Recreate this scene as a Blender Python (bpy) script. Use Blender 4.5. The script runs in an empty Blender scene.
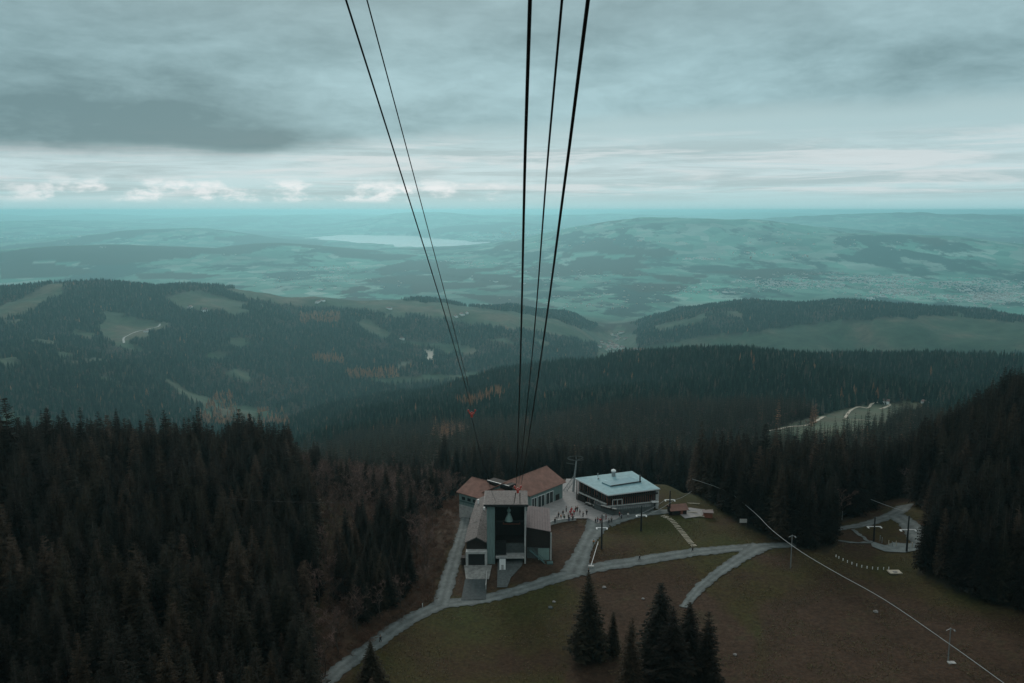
import bpy, bmesh, math, random
import numpy as np
from mathutils import Vector, Matrix
from mathutils.bvhtree import BVHTree
from mathutils.geometry import delaunay_2d_cdt

random.seed(7)
rng = np.random.default_rng(7)
sc = bpy.context.scene
COL = sc.collection
R = math.radians

# ------------------------------------------------------------------ camera
F, CX, CY, H = 853.0, 512.0, 341.5, 112.0
PITCH = math.atan((341.5 - 210.0) / F)
cd = bpy.data.cameras.new('camera'); cam = bpy.data.objects.new('camera', cd); COL.objects.link(cam)
cd.sensor_width = 36.0; cd.lens = 36.0 * F / 1024.0
cd.clip_start = 0.5; cd.clip_end = 300000.0
cam.location = (0, 0, H); cam.rotation_euler = (R(90) - PITCH, 0, 0)
sc.camera = cam
cP, sP = math.cos(PITCH), math.sin(PITCH)

def ray(px, py):
    u = (px - CX) / F; v = (CY - py) / F
    return Vector((u, cP + v * sP, -sP + v * cP))
def at(px, py, z):                     # where the line of sight through a photo pixel meets height z
    d = ray(px, py); t = (z - H) / d.z
    return Vector((d.x * t, d.y * t, z))
def at_y(px, py, y):                   # ... or a given distance ahead
    d = ray(px, py); t = y / d.y
    return Vector((d.x * t, y, H + d.z * t))
def topix(x, y, z):                    # vectorised projection
    zz = z - H
    depth = y * cP - zz * sP
    up = y * sP + zz * cP
    depth = np.where(depth < 0.1, 0.1, depth)
    return CX + F * x / depth, CY - F * up / depth

# ------------------------------------------------------------------ numpy noise
def _h(ix, iy, seed):
    n = (ix.astype(np.int64) * 374761393 + iy.astype(np.int64) * 668265263 + seed * 1442695041) & 0xffffffff
    n = ((n ^ (n >> 13)) * 1274126177) & 0xffffffff
    n = n ^ (n >> 16)
    return (n & 0xffffff) / float(0xffffff)
def vnoise(x, y, seed=0):
    ix = np.floor(x); iy = np.floor(y); fx = x - ix; fy = y - iy
    fx = fx * fx * (3 - 2 * fx); fy = fy * fy * (3 - 2 * fy)
    a = _h(ix, iy, seed); b = _h(ix + 1, iy, seed); c = _h(ix, iy + 1, seed); d = _h(ix + 1, iy + 1, seed)
    return (a * (1 - fx) + b * fx) * (1 - fy) + (c * (1 - fx) + d * fx) * fy
def fbm(x, y, seed=0, octv=4):
    s = 0; a = 0.5; t = 0
    for i in range(octv):
        s = s + a * vnoise(x, y, seed + i * 17); t += a; a *= 0.5; x = x * 2.03 + 13.1; y = y * 2.03 + 7.7
    return s / t * 2 - 1
def inpoly(px, py, poly):
    r = np.zeros(px.shape, bool); n = len(poly)
    for i in range(n):
        x1, y1 = poly[i]; x2, y2 = poly[(i + 1) % n]
        if y1 == y2: continue
        c = ((y1 > py) != (y2 > py)) & (px < (x2 - x1) * (py - y1) / (y2 - y1) + x1)
        r ^= c
    return r
def sstep(a, b, x):
    t = np.clip((x - a) / (b - a), 0, 1); return t * t * (3 - 2 * t)

# ------------------------------------------------------------------ object helpers
def tag(o, label=None, cat=None, group=None, kind=None):
    if label: o['label'] = label
    if cat: o['category'] = cat
    if group: o['group'] = group
    if kind: o['kind'] = kind
    return o
def empty(name, loc=(0, 0, 0), rz=0.0):
    o = bpy.data.objects.new(name, None); COL.objects.link(o)
    o.location = loc; o.rotation_euler = (0, 0, rz); o.empty_display_size = 0.5
    return o
class MB:
    def __init__(s): s.v = []; s.f = []; s.m = []
    def face(s, pts, mi=0):
        n = len(s.v); s.v += [tuple(p) for p in pts]; s.f.append(tuple(range(n, n + len(pts)))); s.m.append(mi)
    def box(s, lo, hi, mi=0, M=None):
        x0, y0, z0 = lo; x1, y1, z1 = hi
        c = [Vector(p) for p in ((x0,y0,z0),(x1,y0,z0),(x1,y1,z0),(x0,y1,z0),(x0,y0,z1),(x1,y0,z1),(x1,y1,z1),(x0,y1,z1))]
        if M is not None: c = [M @ p for p in c]
        n = len(s.v); s.v += [tuple(p) for p in c]
        for q in ((3,2,1,0),(4,5,6,7),(0,1,5,4),(1,2,6,5),(2,3,7,6),(3,0,4,7)):
            s.f.append(tuple(n + k for k in q)); s.m.append(mi)
    def prism(s, base, top, mi=0):     # two loops of equal length
        n = len(s.v); k = len(base); s.v += [tuple(p) for p in base] + [tuple(p) for p in top]
        s.f.append(tuple(range(n + k - 1, n - 1, -1))); s.m.append(mi)
        s.f.append(tuple(range(n + k, n + 2 * k))); s.m.append(mi)
        for i in range(k):
            j = (i + 1) % k; s.f.append((n + i, n + j, n + k + j, n + k + i)); s.m.append(mi)
    def tube(s, pts, rad, sides=6, mi=0, caps=True):
        pts = [Vector(p) for p in pts]; n0 = len(s.v); k = len(pts)
        for i, p in enumerate(pts):
            d = (pts[min(i + 1, k - 1)] - pts[max(i - 1, 0)])
            d = d.normalized() if d.length > 1e-9 else Vector((0, 0, 1))
            a = d.cross(Vector((0, 0, 1)) if abs(d.z) < 0.95 else Vector((1, 0, 0))).normalized(); b = d.cross(a)
            r = rad[i] if isinstance(rad, (list, tuple)) else rad
            for q in range(sides):
                t = 2 * math.pi * q / sides; s.v.append(tuple(p + a * (r * math.cos(t)) + b * (r * math.sin(t))))
        for i in range(k - 1):
            for q in range(sides):
                q2 = (q + 1) % sides; A = n0 + i * sides
                s.f.append((A + q, A + q2, A + sides + q2, A + sides + q)); s.m.append(mi)
        if caps:
            s.f.append(tuple(n0 + q for q in range(sides))[::-1]); s.m.append(mi)
            s.f.append(tuple(n0 + (k - 1) * sides + q for q in range(sides))); s.m.append(mi)
    def mesh(s, name, mats):
        me = bpy.data.meshes.new(name); me.from_pydata(s.v, [], s.f)
        for m in (mats if isinstance(mats, (list, tuple)) else [mats]): me.materials.append(m)
        me.polygons.foreach_set('material_index', s.m); me.update()
        return me
    def build(s, name, mats, parent=None):
        o = bpy.data.objects.new(name, s.mesh(name, mats)); COL.objects.link(o)
        if parent: o.parent = parent
        return o
def copy_tree(o, parent=None):
    c = o.copy(); COL.objects.link(c); c.parent = parent
    for k in ('label', 'group'):
        pass
    for ch in list(o.children): copy_tree(ch, c)
    return c

# ------------------------------------------------------------------ materials
def mat(name, col, rough=0.8, metal=0.0, var=0.25, scale=3.0, stretch=(1, 1, 1), detail=4, bump=0.0, col2=None, spec=0.3):
    m = bpy.data.materials.new(name); m.use_nodes = True; nt = m.node_tree; N = nt.nodes; L = nt.links
    b = N['Principled BSDF']; b.inputs['Roughness'].default_value = rough; b.inputs['Metallic'].default_value = metal
    b.inputs['Specular IOR Level'].default_value = spec
    tc = N.new('ShaderNodeTexCoord'); mp = N.new('ShaderNodeMapping'); mp.inputs['Scale'].default_value = stretch
    L.new(tc.outputs['Object'], mp.inputs['Vector'])
    nz = N.new('ShaderNodeTexNoise'); nz.inputs['Scale'].default_value = scale; nz.inputs['Detail'].default_value = detail
    nz.inputs['Roughness'].default_value = 0.65
    L.new(mp.outputs[0], nz.inputs['Vector'])
    rp = N.new('ShaderNodeValToRGB'); rp.color_ramp.elements[0].position = 0.3; rp.color_ramp.elements[1].position = 0.7
    c2 = col2 or tuple(min(1, c * (1 + var)) for c in col)
    rp.color_ramp.elements[0].color = (*[c * (1 - var) for c in col], 1); rp.color_ramp.elements[1].color = (*c2, 1)
    L.new(nz.outputs['Fac'], rp.inputs[0]); L.new(rp.outputs[0], b.inputs['Base Color'])
    if bump:
        bp = N.new('ShaderNodeBump'); bp.inputs['Strength'].default_value = bump; bp.inputs['Distance'].default_value = 0.1
        L.new(nz.outputs['Fac'], bp.inputs['Height']); L.new(bp.outputs[0], b.inputs['Normal'])
    return m
def leafmat(name, stops, rough=0.85):  # colour picked per tree, with clumps inside the crown
    m = bpy.data.materials.new(name); m.use_nodes = True; nt = m.node_tree; N = nt.nodes; L = nt.links
    b = N['Principled BSDF']; b.inputs['Roughness'].default_value = rough; b.inputs['Specular IOR Level'].default_value = 0.04
    oi = N.new('ShaderNodeObjectInfo'); rp = N.new('ShaderNodeValToRGB')
    while len(rp.color_ramp.elements) < len(stops): rp.color_ramp.elements.new(0.5)
    for e, (p, c) in zip(rp.color_ramp.elements, stops): e.position = p; e.color = (*c, 1)
    L.new(oi.outputs['Random'], rp.inputs[0])
    tc = N.new('ShaderNodeTexCoord'); nz = N.new('ShaderNodeTexNoise'); nz.inputs['Scale'].default_value = 0.9; nz.inputs['Detail'].default_value = 3
    L.new(tc.outputs['Object'], nz.inputs['Vector'])
    mr = N.new('ShaderNodeMapRange'); mr.inputs[1].default_value = 0.3; mr.inputs[2].default_value = 0.7; mr.inputs[3].default_value = 0.45; mr.inputs[4].default_value = 1.9
    L.new(nz.outputs['Fac'], mr.inputs[0])
    mx = N.new('ShaderNodeVectorMath'); mx.operation = 'SCALE'
    L.new(rp.outputs[0], mx.inputs[0]); L.new(mr.outputs[0], mx.inputs['Scale']); L.new(mx.outputs[0], b.inputs['Base Color'])
    return m
M = {}
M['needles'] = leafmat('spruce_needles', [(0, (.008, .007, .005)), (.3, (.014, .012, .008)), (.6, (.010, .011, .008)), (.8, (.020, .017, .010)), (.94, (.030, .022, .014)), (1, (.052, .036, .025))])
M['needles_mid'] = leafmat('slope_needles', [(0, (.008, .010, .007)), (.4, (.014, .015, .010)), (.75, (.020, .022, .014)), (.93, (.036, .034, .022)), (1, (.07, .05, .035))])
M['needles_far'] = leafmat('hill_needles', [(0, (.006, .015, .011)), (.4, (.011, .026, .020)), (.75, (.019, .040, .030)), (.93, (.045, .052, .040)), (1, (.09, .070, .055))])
M['larch'] = leafmat('larch_needles', [(0, (.15, .075, .040)), (.5, (.22, .105, .055)), (1, (.29, .155, .085))])
M['twigs'] = leafmat('bare_twigs', [(0, (.050, .034, .027)), (.5, (.095, .062, .050)), (1, (.15, .098, .082))])
M['bark'] = mat('bark', (.055, .042, .032), .9, scale=4, stretch=(4, 4, .6))
M['gravel'] = mat('gravel', (.135, .155, .15), .95, var=.32, scale=.35, detail=9)
def gravelmat():
    m = mat('gravel_road', (.112, .126, .122), .95, var=.35, scale=.35, detail=9); nt = m.node_tree; N = nt.nodes; L = nt.links; b = N['Principled BSDF']
    src = b.inputs['Base Color'].links[0].from_socket
    a = N.new('ShaderNodeAttribute'); a.attribute_name = 'across'
    rp = N.new('ShaderNodeValToRGB'); e = rp.color_ramp.elements
    for _ in range(6): e.new(.5)
    for q, (p, c) in zip(e, [(0, .52), (.12, .85), (.28, 1.18), (.40, .92), (.5, .72), (.60, .92), (.72, 1.18), (1, .55)]): q.position = p; q.color = (c, c, c * .98, 1)
    nz = N.new('ShaderNodeTexNoise'); nz.inputs['Scale'].default_value = .8; nz.inputs['Detail'].default_value = 6; g = N.new('ShaderNodeNewGeometry'); L.new(g.outputs['Position'], nz.inputs[0])
    ad = N.new('ShaderNodeMath'); ad.operation = 'MULTIPLY_ADD'; L.new(nz.outputs['Fac'], ad.inputs[0]); ad.inputs[1].default_value = .30; L.new(a.outputs['Fac'], ad.inputs[2])
    sb = N.new('ShaderNodeMath'); sb.operation = 'SUBTRACT'; L.new(ad.outputs[0], sb.inputs[0]); sb.inputs[1].default_value = .15; L.new(sb.outputs[0], rp.inputs[0])
    mx = N.new('ShaderNodeMix'); mx.data_type = 'RGBA'; mx.blend_type = 'MULTIPLY'; mx.inputs[0].default_value = .8; L.new(src, mx.inputs[6]); L.new(rp.outputs[0], mx.inputs[7]); L.new(mx.outputs[2], b.inputs['Base Color'])
    return m
M['gravel'] = gravelmat()
M['pad_gravel'] = mat('pad_gravel', (.125, .145, .14), .95, var=.35, scale=.5, detail=9)
M['plaza'] = mat('plaza_paving', (.235, .225, .215), .9, var=.2, scale=.5, detail=8)
M['concrete'] = mat('concrete', (.36, .36, .34), .85, var=.3, scale=.8, detail=7)
M['dark_ramp'] = mat('ramp_asphalt', (.045, .055, .055), .9, var=.3, scale=1.2, detail=7)
M['worn_slab'] = mat('worn_slab', (.20, .20, .185), .9, var=.45, scale=.7, detail=8)
M['timber'] = mat('dark_timber', (.020, .015, .012), .85, var=.35, scale=2.2, stretch=(5, 5, .3))
M['red_roof'] = mat('red_roof', (.20, .105, .080), .85, var=.32, scale=.45, detail=9)
M['shingle'] = mat('grey_shingle', (.065, .056, .052), .9, col2=(.21, .185, .17), scale=1.6, detail=8)
M['pink_roof'] = mat('pinkish_roof', (.16, .125, .12), .75, var=.18, scale=.8, detail=6)
M['green_wall'] = mat('pale_green_cladding', (.14, .20, .187), .7, var=.30, scale=1.2, stretch=(3, 3, .25), detail=8)
M['teal_paint'] = mat('teal_paint', (.05, .10, .095), .6, var=.2)
M['metal_roof'] = mat('seamed_metal_roof', (.24, .40, .42), .5, .0, var=.16, scale=.5, detail=7, spec=.5)
M['solar'] = mat('roof_panel', (.10, .22, .25), .35, .1, var=.15, scale=.5, spec=.6)
M['dark_metal'] = mat('dark_metal', (.035, .036, .036), .5, .6, var=.15)
M['steel'] = mat('galvanised_steel', (.30, .32, .32), .5, .5, var=.15)
M['white'] = mat('white_paint', (.74, .74, .72), .6, var=.08)
M['rust_wood'] = mat('red_brown_wood', (.20, .065, .04), .7, var=.25, scale=2, stretch=(4, 4, .4))
M['stone'] = mat('grey_stone_wall', (.075, .085, .082), .9, var=.35, scale=1.2, detail=8)
M['rope'] = mat('steel_rope', (.028, .029, .03), .5, .5, var=.15, scale=8)
M['light_rope'] = mat('pale_rope', (.27, .29, .29), .6, .0, var=.1, scale=2)
M['red'] = mat('red_lacquer', (.38, .032, .022), .5, var=.15, scale=4)
M['green_metal'] = mat('pale_green_enamel', (.17, .25, .225), .5, var=.12, scale=2)
M['pale_fabric'] = mat('pale_canvas', (.42, .40, .37), .9, var=.15)
M['straw'] = mat('pale_logs', (.42, .37, .29), .9, var=.2)
M['rock'] = mat('rock', (.20, .19, .18), .95, var=.4, scale=1.5, detail=8)
M['house_white'] = mat('white_render', (.78, .78, .75), .8, var=.1)
M['roof_far'] = mat('house_roof', (.20, .13, .11), .8, var=.25)
M['water'] = mat('lake_water', (.38, .33, .33), .17, var=.1, scale=.001, spec=.4)  # pale base colour stands in for the sky's glare on the water
M['skin'] = mat('skin', (.42, .26, .19), .6, var=.08)
M['hair'] = mat('hair', (.05, .03, .02), .7, var=.2)
for n, c in (('black', (.015, .015, .017)), ('red', (.42, .035, .04)), ('blue', (.04, .06, .12)), ('orange', (.45, .15, .04)), ('grey', (.16, .16, .16)), ('white', (.6, .6, .58)), ('green', (.05, .09, .06)), ('maroon', (.14, .02, .025))):
    M['cloth_' + n] = mat('cloth_' + n, c, .85, var=.15, scale=8)
gm = bpy.data.materials.new('window_glass'); gm.use_nodes = True; gb = gm.node_tree.nodes['Principled BSDF']
gb.inputs['Base Color'].default_value = (.02, .03, .03, 1); gb.inputs['Roughness'].default_value = .06; gb.inputs['Specular IOR Level'].default_value = .6
M['glass'] = gm

# ------------------------------------------------------------------ terrain: a polar height field measured against the photograph's skylines
def key(xs, ys):                       # px -> value, smooth
    xs = np.array(xs, float); ys = np.array(ys, float)
    def f(x):
        return np.interp(x, xs, ys)
    return f
def zy(r, pts, tree=0.0):              # silhouette points (px, py) at distance r -> height key
    xs = []; ys = []
    for px, py in pts:
        d = ray(px, py); h = math.hypot(d.x, d.y); xs.append(px); ys.append(H + d.z / h * r - tree)
    return key(xs, ys)
K = [
 (0,    lambda x: 15 + 0 * x),
 (130,  key([-300, 0, 128, 256, 384, 512, 640, 768, 896, 1024, 1324], [8, 5, 2, -2, -6, -8, -8, -7, -5, -3, 0])),
 (200,  key([-300, 0, 128, 256, 384, 512, 640, 768, 896, 1024, 1324], [8, 6, 3, 0, -6, -8, -7, -6, -4, -2, 2])),
 (250,  key([-300, 0, 128, 256, 384, 430, 512, 640, 768, 896, 1024, 1324], [11, 9, 6, 3, -3, -5, -5, -5, -4, -3, 0, 6])),
 (285,  key([-300, 0, 128, 256, 384, 512, 640, 768, 896, 1024, 1324], [12, 10, 7, 4, -3, -1, -1, -1, -1, 4, 12])),
 (325,  key([-300, 0, 128, 256, 384, 448, 512, 640, 768, 896, 1024, 1324], [14, 12, 8, 3, -7, -7, -1, -1, -2, -2, 8, 18])),
 (400,  key([-300, 0, 128, 256, 384, 448, 512, 640, 768, 896, 1024, 1324], [4, 2, -6, -10, -24, -30, -26, -24, -19, -15, 15, 30])),
 (520,  key([-300, 0, 128, 256, 384, 512, 640, 768, 896, 1024, 1324], [-50, -50, -50, -52, -60, -62, -60, -66, -52, 4, 26])),
 (900,  key([-300, 0, 128, 256, 384, 512, 640, 768, 896, 1024, 1324], [-220, -200, -190, -175, -158, -150, -138, -128, -124, -120, -110])),
 (1500, key([-300, 0, 128, 256, 384, 512, 600, 680, 768, 896, 1024, 1324], [-400, -400, -380, -320, -275, -255, -225, -208, -205, -212, -225, -230])),
 (2400, zy(2400, [(-300, 430), (0, 432), (128, 432), (256, 426), (330, 404), (384, 396), (448, 384), (512, 369), (560, 361), (640, 353), (720, 347), (896, 348), (1024, 350), (1324, 352)], 26)),
 (3200, key([-300, 0, 64, 128, 192, 256, 384, 512, 600, 700, 1024, 1324], [-420, -425, -440, -520, -610, -690, -640, -640, -690, -700, -700, -700])),
 (4300, key([-300, 0, 128, 256, 384, 512, 600, 640, 700, 800, 1024, 1324], [-500, -505, -530, -610, -590, -630, -700, -705, -690, -680, -690, -690])),
 (5600, zy(5600, [(-300, 276), (0, 281), (60, 280), (128, 284), (200, 287), (256, 291), (320, 295), (384, 297), (448, 304), (512, 310), (545, 316), (575, 322), (595, 340), (612, 352), (628, 348), (645, 322), (700, 309), (740, 304), (780, 303), (860, 303), (920, 305), (980, 311), (1024, 316), (1324, 322)], 12)),
 (7200, lambda x: -750 + 0 * x),
 (95000, lambda x: -750 + 0 * x),
]
EXPL = {520, 900, 1500, 3200, 4300}
K = [(q[0], (lambda x, f=q[1], d=(.0082 * q[0] - 3 if q[0] in EXPL else 0): f(x) + d)) for q in K]
KR = np.array([k[0] for k in K], float)
def az2px(az):
    a = np.clip(az, -1.2, 1.2)
    return np.clip(CX + F * cP * np.tan(a), -300, 1324)
# rings and spokes
rings = [0.5]; r = 6.0
while r < 95000:
    rings.append(r); r += 2.5 if 60 < r < 420 else max(3.0, r * 0.0125)
rings = np.array(rings)
fine = np.arange(-37, 37.001, 0.13); AZ = np.radians(np.concatenate([np.arange(-180, -37, 4.0), fine, np.arange(40, 180, 4.0)]))
KZ = np.array([[k[1](np.array([p]))[0] for k in K] for p in az2px(AZ)])    # spokes x knots
# smooth across azimuth a little
kern = np.exp(-0.5 * (np.arange(-14, 15) / 6.0) ** 2); kern /= kern.sum()
pad = np.pad(KZ, ((14, 14), (0, 0)), mode='edge')
KZs = np.stack([np.convolve(pad[:, j], kern, mode='valid') for j in range(KZ.shape[1])], 1)
KZ = np.where(KR[None, :] >= 150, KZs, KZs)
def pchip(xk, YK, x):                  # YK: rows x knots
    h = np.diff(xk); d = np.diff(YK, axis=1) / h
    m = np.zeros_like(YK)
    w1 = 2 * h[1:] + h[:-1]; w2 = h[1:] + 2 * h[:-1]
    a, b = d[:, :-1], d[:, 1:]
    with np.errstate(divide='ignore', invalid='ignore'):
        hm = (w1 + w2) / (w1 / a + w2 / b)
    m[:, 1:-1] = np.where(a * b > 0, hm, 0)
    m[:, 0] = d[:, 0]; m[:, -1] = d[:, -1]
    i = np.clip(np.searchsorted(xk, x) - 1, 0, len(xk) - 2)
    t = (x - xk[i]) / h[i]
    t2 = t * t; t3 = t2 * t
    return ((2*t3 - 3*t2 + 1) * YK[:, i] + (t3 - 2*t2 + t) * h[i] * m[:, i] + (-2*t3 + 3*t2) * YK[:, i+1] + (t3 - t2) * h[i] * m[:, i+1])
Z = pchip(KR, KZ, rings)               # spokes x rings
X = np.sin(AZ)[:, None] * rings[None, :]; Y = np.cos(AZ)[:, None] * rings[None, :]
RR = np.broadcast_to(rings[None, :], Z.shape)
hillamp = sstep(450, 1300, RR) * (1 - sstep(6000, 7200, RR))
fold = 1 - np.abs(fbm(X / 800 + Y / 2600, Y / 1500 - X / 3000, 123, 4)) * 2.6
Z = Z + hillamp * sstep(1200, 2000, RR) * 60 * (fold - .45) * (1 - .75 * np.exp(-((RR - 5600) / 330.0) ** 2)) * (1 - .6 * np.exp(-((RR - 2400) / 260.0) ** 2))
Z = Z + hillamp * (36 * fbm(X / 420, Y / 420, 3, 5) + 30 * np.minimum(1, RR / 3500) * fbm(X / 900 + 5, Y / 1300, 11, 4) * (1 - .6 * sstep(4800, 5500, RR)))
Z = Z + sstep(30, 90, RR) * (1 - sstep(450, 600, RR)) * 0.5 * fbm(X / 45, Y / 45, 31, 3)
plainamp = sstep(7000, 10000, RR)
roll = plainamp * (46 * fbm(X / 2600, Y / 2600, 5, 4) + 60 * sstep(14000, 30000, RR) * fbm(X / 5200, Y / 5200, 8, 3))
FAR = [(662, 217, 17500, 100, 170, 2600), (870, 212.5, 30000, 120, 190, 3200), (560, 214.5, 42000, 130, 160, 5000), (1010, 217, 36000, 120, 200, 4000), (760, 213, 62000, 120, 90, 9000), (350, 213.5, 66000, 60, 80, 9000), (640, 213, 72000, 60, 70, 9000), (110, 214, 60000, 90, 70, 8000), (980, 213.5, 70000, 90, 150, 9000), (-60, 213, 64000, 90, 90, 8000), (230, 213, 80000, 70, 70, 8000), (480, 212.5, 84000, 80, 60, 8000),
       (195, 230, 23000, 120, 60, 1700), (420, 215, 38000, 60, 90, 4000), (250, 217.5, 45000, 160, 100, 5000), (285, 244, 15800, 70, 75, 1300),
       (60, 222, 36000, 150, 120, 4000), (760, 228, 21000, 130, 160, 2200), (90, 243, 15000, 130, 120, 1300), (500, 222, 31000, 50, 60, 3000), (900, 238, 15500, 150, 170, 1500), (470, 216, 50000, 300, 500, 7000)]
for px, py, rr, wl, wr, dr in FAR:
    d = ray(px, py); h = H + d.z / math.hypot(d.x, d.y) * rr + 750
    PX = np.clip(CX + F * cP * np.tan(np.clip(AZ, -1.3, 1.3)), -2500, 3500)[:, None] - px
    lat = np.exp(-0.5 * (PX / np.where(PX < 0, wl, wr)) ** 2)
    wob = 1 + .26 * fbm(X / 2600, Y / 2600, int(px) % 97, 5)
    roll = np.maximum(roll, 0) * 0 + np.where(h * lat * np.exp(-0.5 * ((RR - rr) / dr) ** 2) > 5, np.maximum(roll, h * wob * lat * np.exp(-0.5 * ((RR - rr) / dr) ** 2) + .35 * roll), roll)
LAKE = [(308, 238), (330, 235), (365, 234.5), (405, 235.5), (445, 238.5), (490, 243), (515, 246.5), (480, 249), (430, 248), (400, 246.5), (360, 243), (325, 240.5)]
lk = [at(px, py, -742) for px, py in LAKE]
_o = []
for i, p in enumerate(lk):              # ragged shoreline with coves
    q = lk[(i + 1) % len(lk)]
    for k in range(14):
        v = p.lerp(q, k / 14); s_ = 420 * float(fbm(np.array([v.x / 900.0]), np.array([v.y / 1400.0]), 55, 4)[0])
        _o.append(Vector((v.x + s_, v.y + 2.2 * s_, -742)))
lk = _o
inl = inpoly(X, Y, [(p.x, p.y) for p in lk])
roll = np.where(inl, -14, roll)
Z = Z + roll
Z = np.where(RR > 9000, np.minimum(Z, 60 + 40 * np.tanh((Z - 60) / 120)), Z)
print('far zmax', Z[:, rings > 6500].max(), 'near zmax', Z[:, rings <= 6500].max())
# level the ground under the plaza and the station
def flat(x0, x1, y0, y1, z, soft):
    global Z
    dx = np.maximum(np.maximum(x0 - X, X - x1), 0); dy = np.maximum(np.maximum(y0 - Y, Y - y1), 0)
    w = 1 - sstep(0, soft, np.hypot(dx, dy)); Z = Z * (1 - w) + z * w
flat(-2, 62, 300, 338, 0.0, 12)
flat(14, 30, 336, 346, 0.0, 8)

na, nr = Z.shape
verts = np.stack([X, Y, Z], -1).reshape(-1, 3)
ii = np.arange(na)[:, None]; jj = np.arange(nr - 1)[None, :]
i2 = (ii + 1) % na
quads = np.stack(np.broadcast_arrays(ii * nr + jj, i2 * nr + jj, i2 * nr + jj + 1, ii * nr + jj + 1), -1).reshape(-1, 4)
me = bpy.data.meshes.new('terrain')
me.vertices.add(len(verts)); me.vertices.foreach_set('co', verts.astype(np.float32).ravel())
me.loops.add(len(quads) * 4); me.loops.foreach_set('vertex_index', quads.astype(np.int32).ravel())
me.polygons.add(len(quads)); me.polygons.foreach_set('loop_start', np.arange(0, len(quads) * 4, 4, dtype=np.int32)); me.polygons.foreach_set('loop_total', np.full(len(quads), 4, np.int32))
me.polygons.foreach_set('use_smooth', np.ones(len(quads), bool))
me.update(calc_edges=True)
me.flip_normals()
terrain = bpy.data.objects.new('ground', me); COL.objects.link(terrain); tag(terrain, kind='structure')

def zterr(x, y):                       # bilinear look-up in the polar grid
    x = np.asarray(x, float); y = np.asarray(y, float)
    a = np.arctan2(x, y); rr_ = np.hypot(x, y)
    fi = np.interp(a, AZ, np.arange(na)); fj = np.interp(rr_, rings, np.arange(nr))
    i0 = np.clip(np.floor(fi).astype(int), 0, na - 2); j0 = np.clip(np.floor(fj).astype(int), 0, nr - 2)
    u = fi - i0; w = fj - j0
    return (Z[i0, j0] * (1 - u) + Z[i0 + 1, j0] * u) * (1 - w) + (Z[i0, j0 + 1] * (1 - u) + Z[i0 + 1, j0 + 1] * u) * w
def zt(x, y): return float(zterr(x, y))
def ground(px, py, r0=90, r1=12000):    # photo pixel -> point on the terrain
    d = ray(px, py); t = np.geomspace(r0, r1, 5000)
    h = H + d.z * t - zterr(d.x * t, d.y * t)
    k = int(np.argmax(h < 0)) if (h < 0).any() else len(t) - 1
    a, b = t[max(k - 1, 0)], t[k]
    for _ in range(20):
        m_ = (a + b) / 2
        if H + d.z * m_ - zt(d.x * m_, d.y * m_) < 0: b = m_
        else: a = m_
    return Vector((d.x * b, d.y * b, zt(d.x * b, d.y * b)))

# ------------------------------------------------------------------ land cover
MEADOW = [(318, 700), (330, 683), (372, 648), (405, 624), (428, 606), (440, 590), (446, 560), (458, 520), (462, 500), (480, 478), (520, 462), (560, 460), (600, 462), (660, 468), (690, 492), (716, 505), (740, 524), (770, 538), (800, 548), (828, 552), (838, 545), (832, 527), (866, 512), (885, 500), (910, 498), (930, 515), (944, 538), (934, 556), (915, 572), (955, 592), (1000, 606), (1080, 626), (1080, 1400), (540, 1400), (420, 800), (318, 760)]
CLEAR = [   # hill pastures and fields: pixel outline, nearest, farthest
 ([(0, 322), (0, 306), (25, 296), (50, 285), (66, 283), (62, 294), (42, 304), (22, 316)], 2700, 6500),
 ([(98, 326), (128, 317), (178, 325), (155, 332), (128, 343), (150, 352), (130, 352), (105, 340)], 3000, 6500),
 ([(164, 298), (196, 291), (255, 303), (225, 312), (182, 309)], 3000, 6500),
 ([(214, 288), (250, 289), (300, 295), (400, 299), (470, 306), (520, 313), (560, 321), (600, 334), (606, 346), (575, 340), (520, 330), (470, 325), (440, 320), (372, 311), (310, 308), (252, 299)], 4300, 6500),
 ([(352, 322), (370, 320), (392, 334), (386, 340), (366, 333)], 3000, 6500),
 ([(400, 340), (440, 342), (480, 350), (470, 356), (440, 348), (405, 345)], 3000, 6500),
 ([(422, 350), (431, 350), (436, 362), (429, 362)], 3000, 6500),
 ([(162, 379), (180, 386), (198, 397), (230, 404), (262, 408), (280, 416), (240, 424), (200, 420), (202, 407), (180, 394)], 2500, 4500),
 ([(370, 378), (440, 376), (500, 374), (500, 379), (440, 382), (380, 384)], 2600, 5000),
 ([(75, 330), (95, 334), (90, 341), (70, 336)], 2500, 6500),
 ([(620, 356), (650, 345), (700, 338), (760, 331), (820, 322), (860, 320), (940, 316), (1060, 324), (1060, 352), (620, 358)], 3800, 6500),
 ([(650, 328), (675, 322), (705, 314), (712, 317), (690, 326), (660, 333)], 3800, 6500),
 ([(596, 360), (600, 335), (618, 325), (634, 335), (640, 348), (650, 358)], 3800, 6500),
 ([(755, 440), (775, 429), (800, 421), (838, 411), (872, 405), (905, 402), (925, 404), (920, 416), (885, 430), (850, 440), (800, 444)], 600, 2000),
 ([(676, 395), (692, 392), (698, 398), (682, 401)], 1000, 2300),
]
def open_land(x, y, z):
    """1 where no forest grows"""
    px, py = topix(x, y, z); rr_ = np.hypot(x, y)
    o = inpoly(px, py, MEADOW) & (rr_ < 480)
    o |= rr_ < 105
    for poly, a, b in CLEAR:
        jx = 5.0 * fbm(x / 90, y / 120, 41, 5); jy = 2.6 * fbm(x / 90 + 9, y / 120, 43, 5)
        o |= inpoly(px + jx, py + jy, poly) & (rr_ > a) & (rr_ < b)
    gap = fbm(x / 170, y / 260, 61, 4)
    o |= (gap > 0.40) & (rr_ > 2700) & (rr_ < 6500)
    o |= (rr_ > 6600)
    return o
fx, fy, fz = verts[:, 0], verts[:, 1], verts[:, 2]
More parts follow.
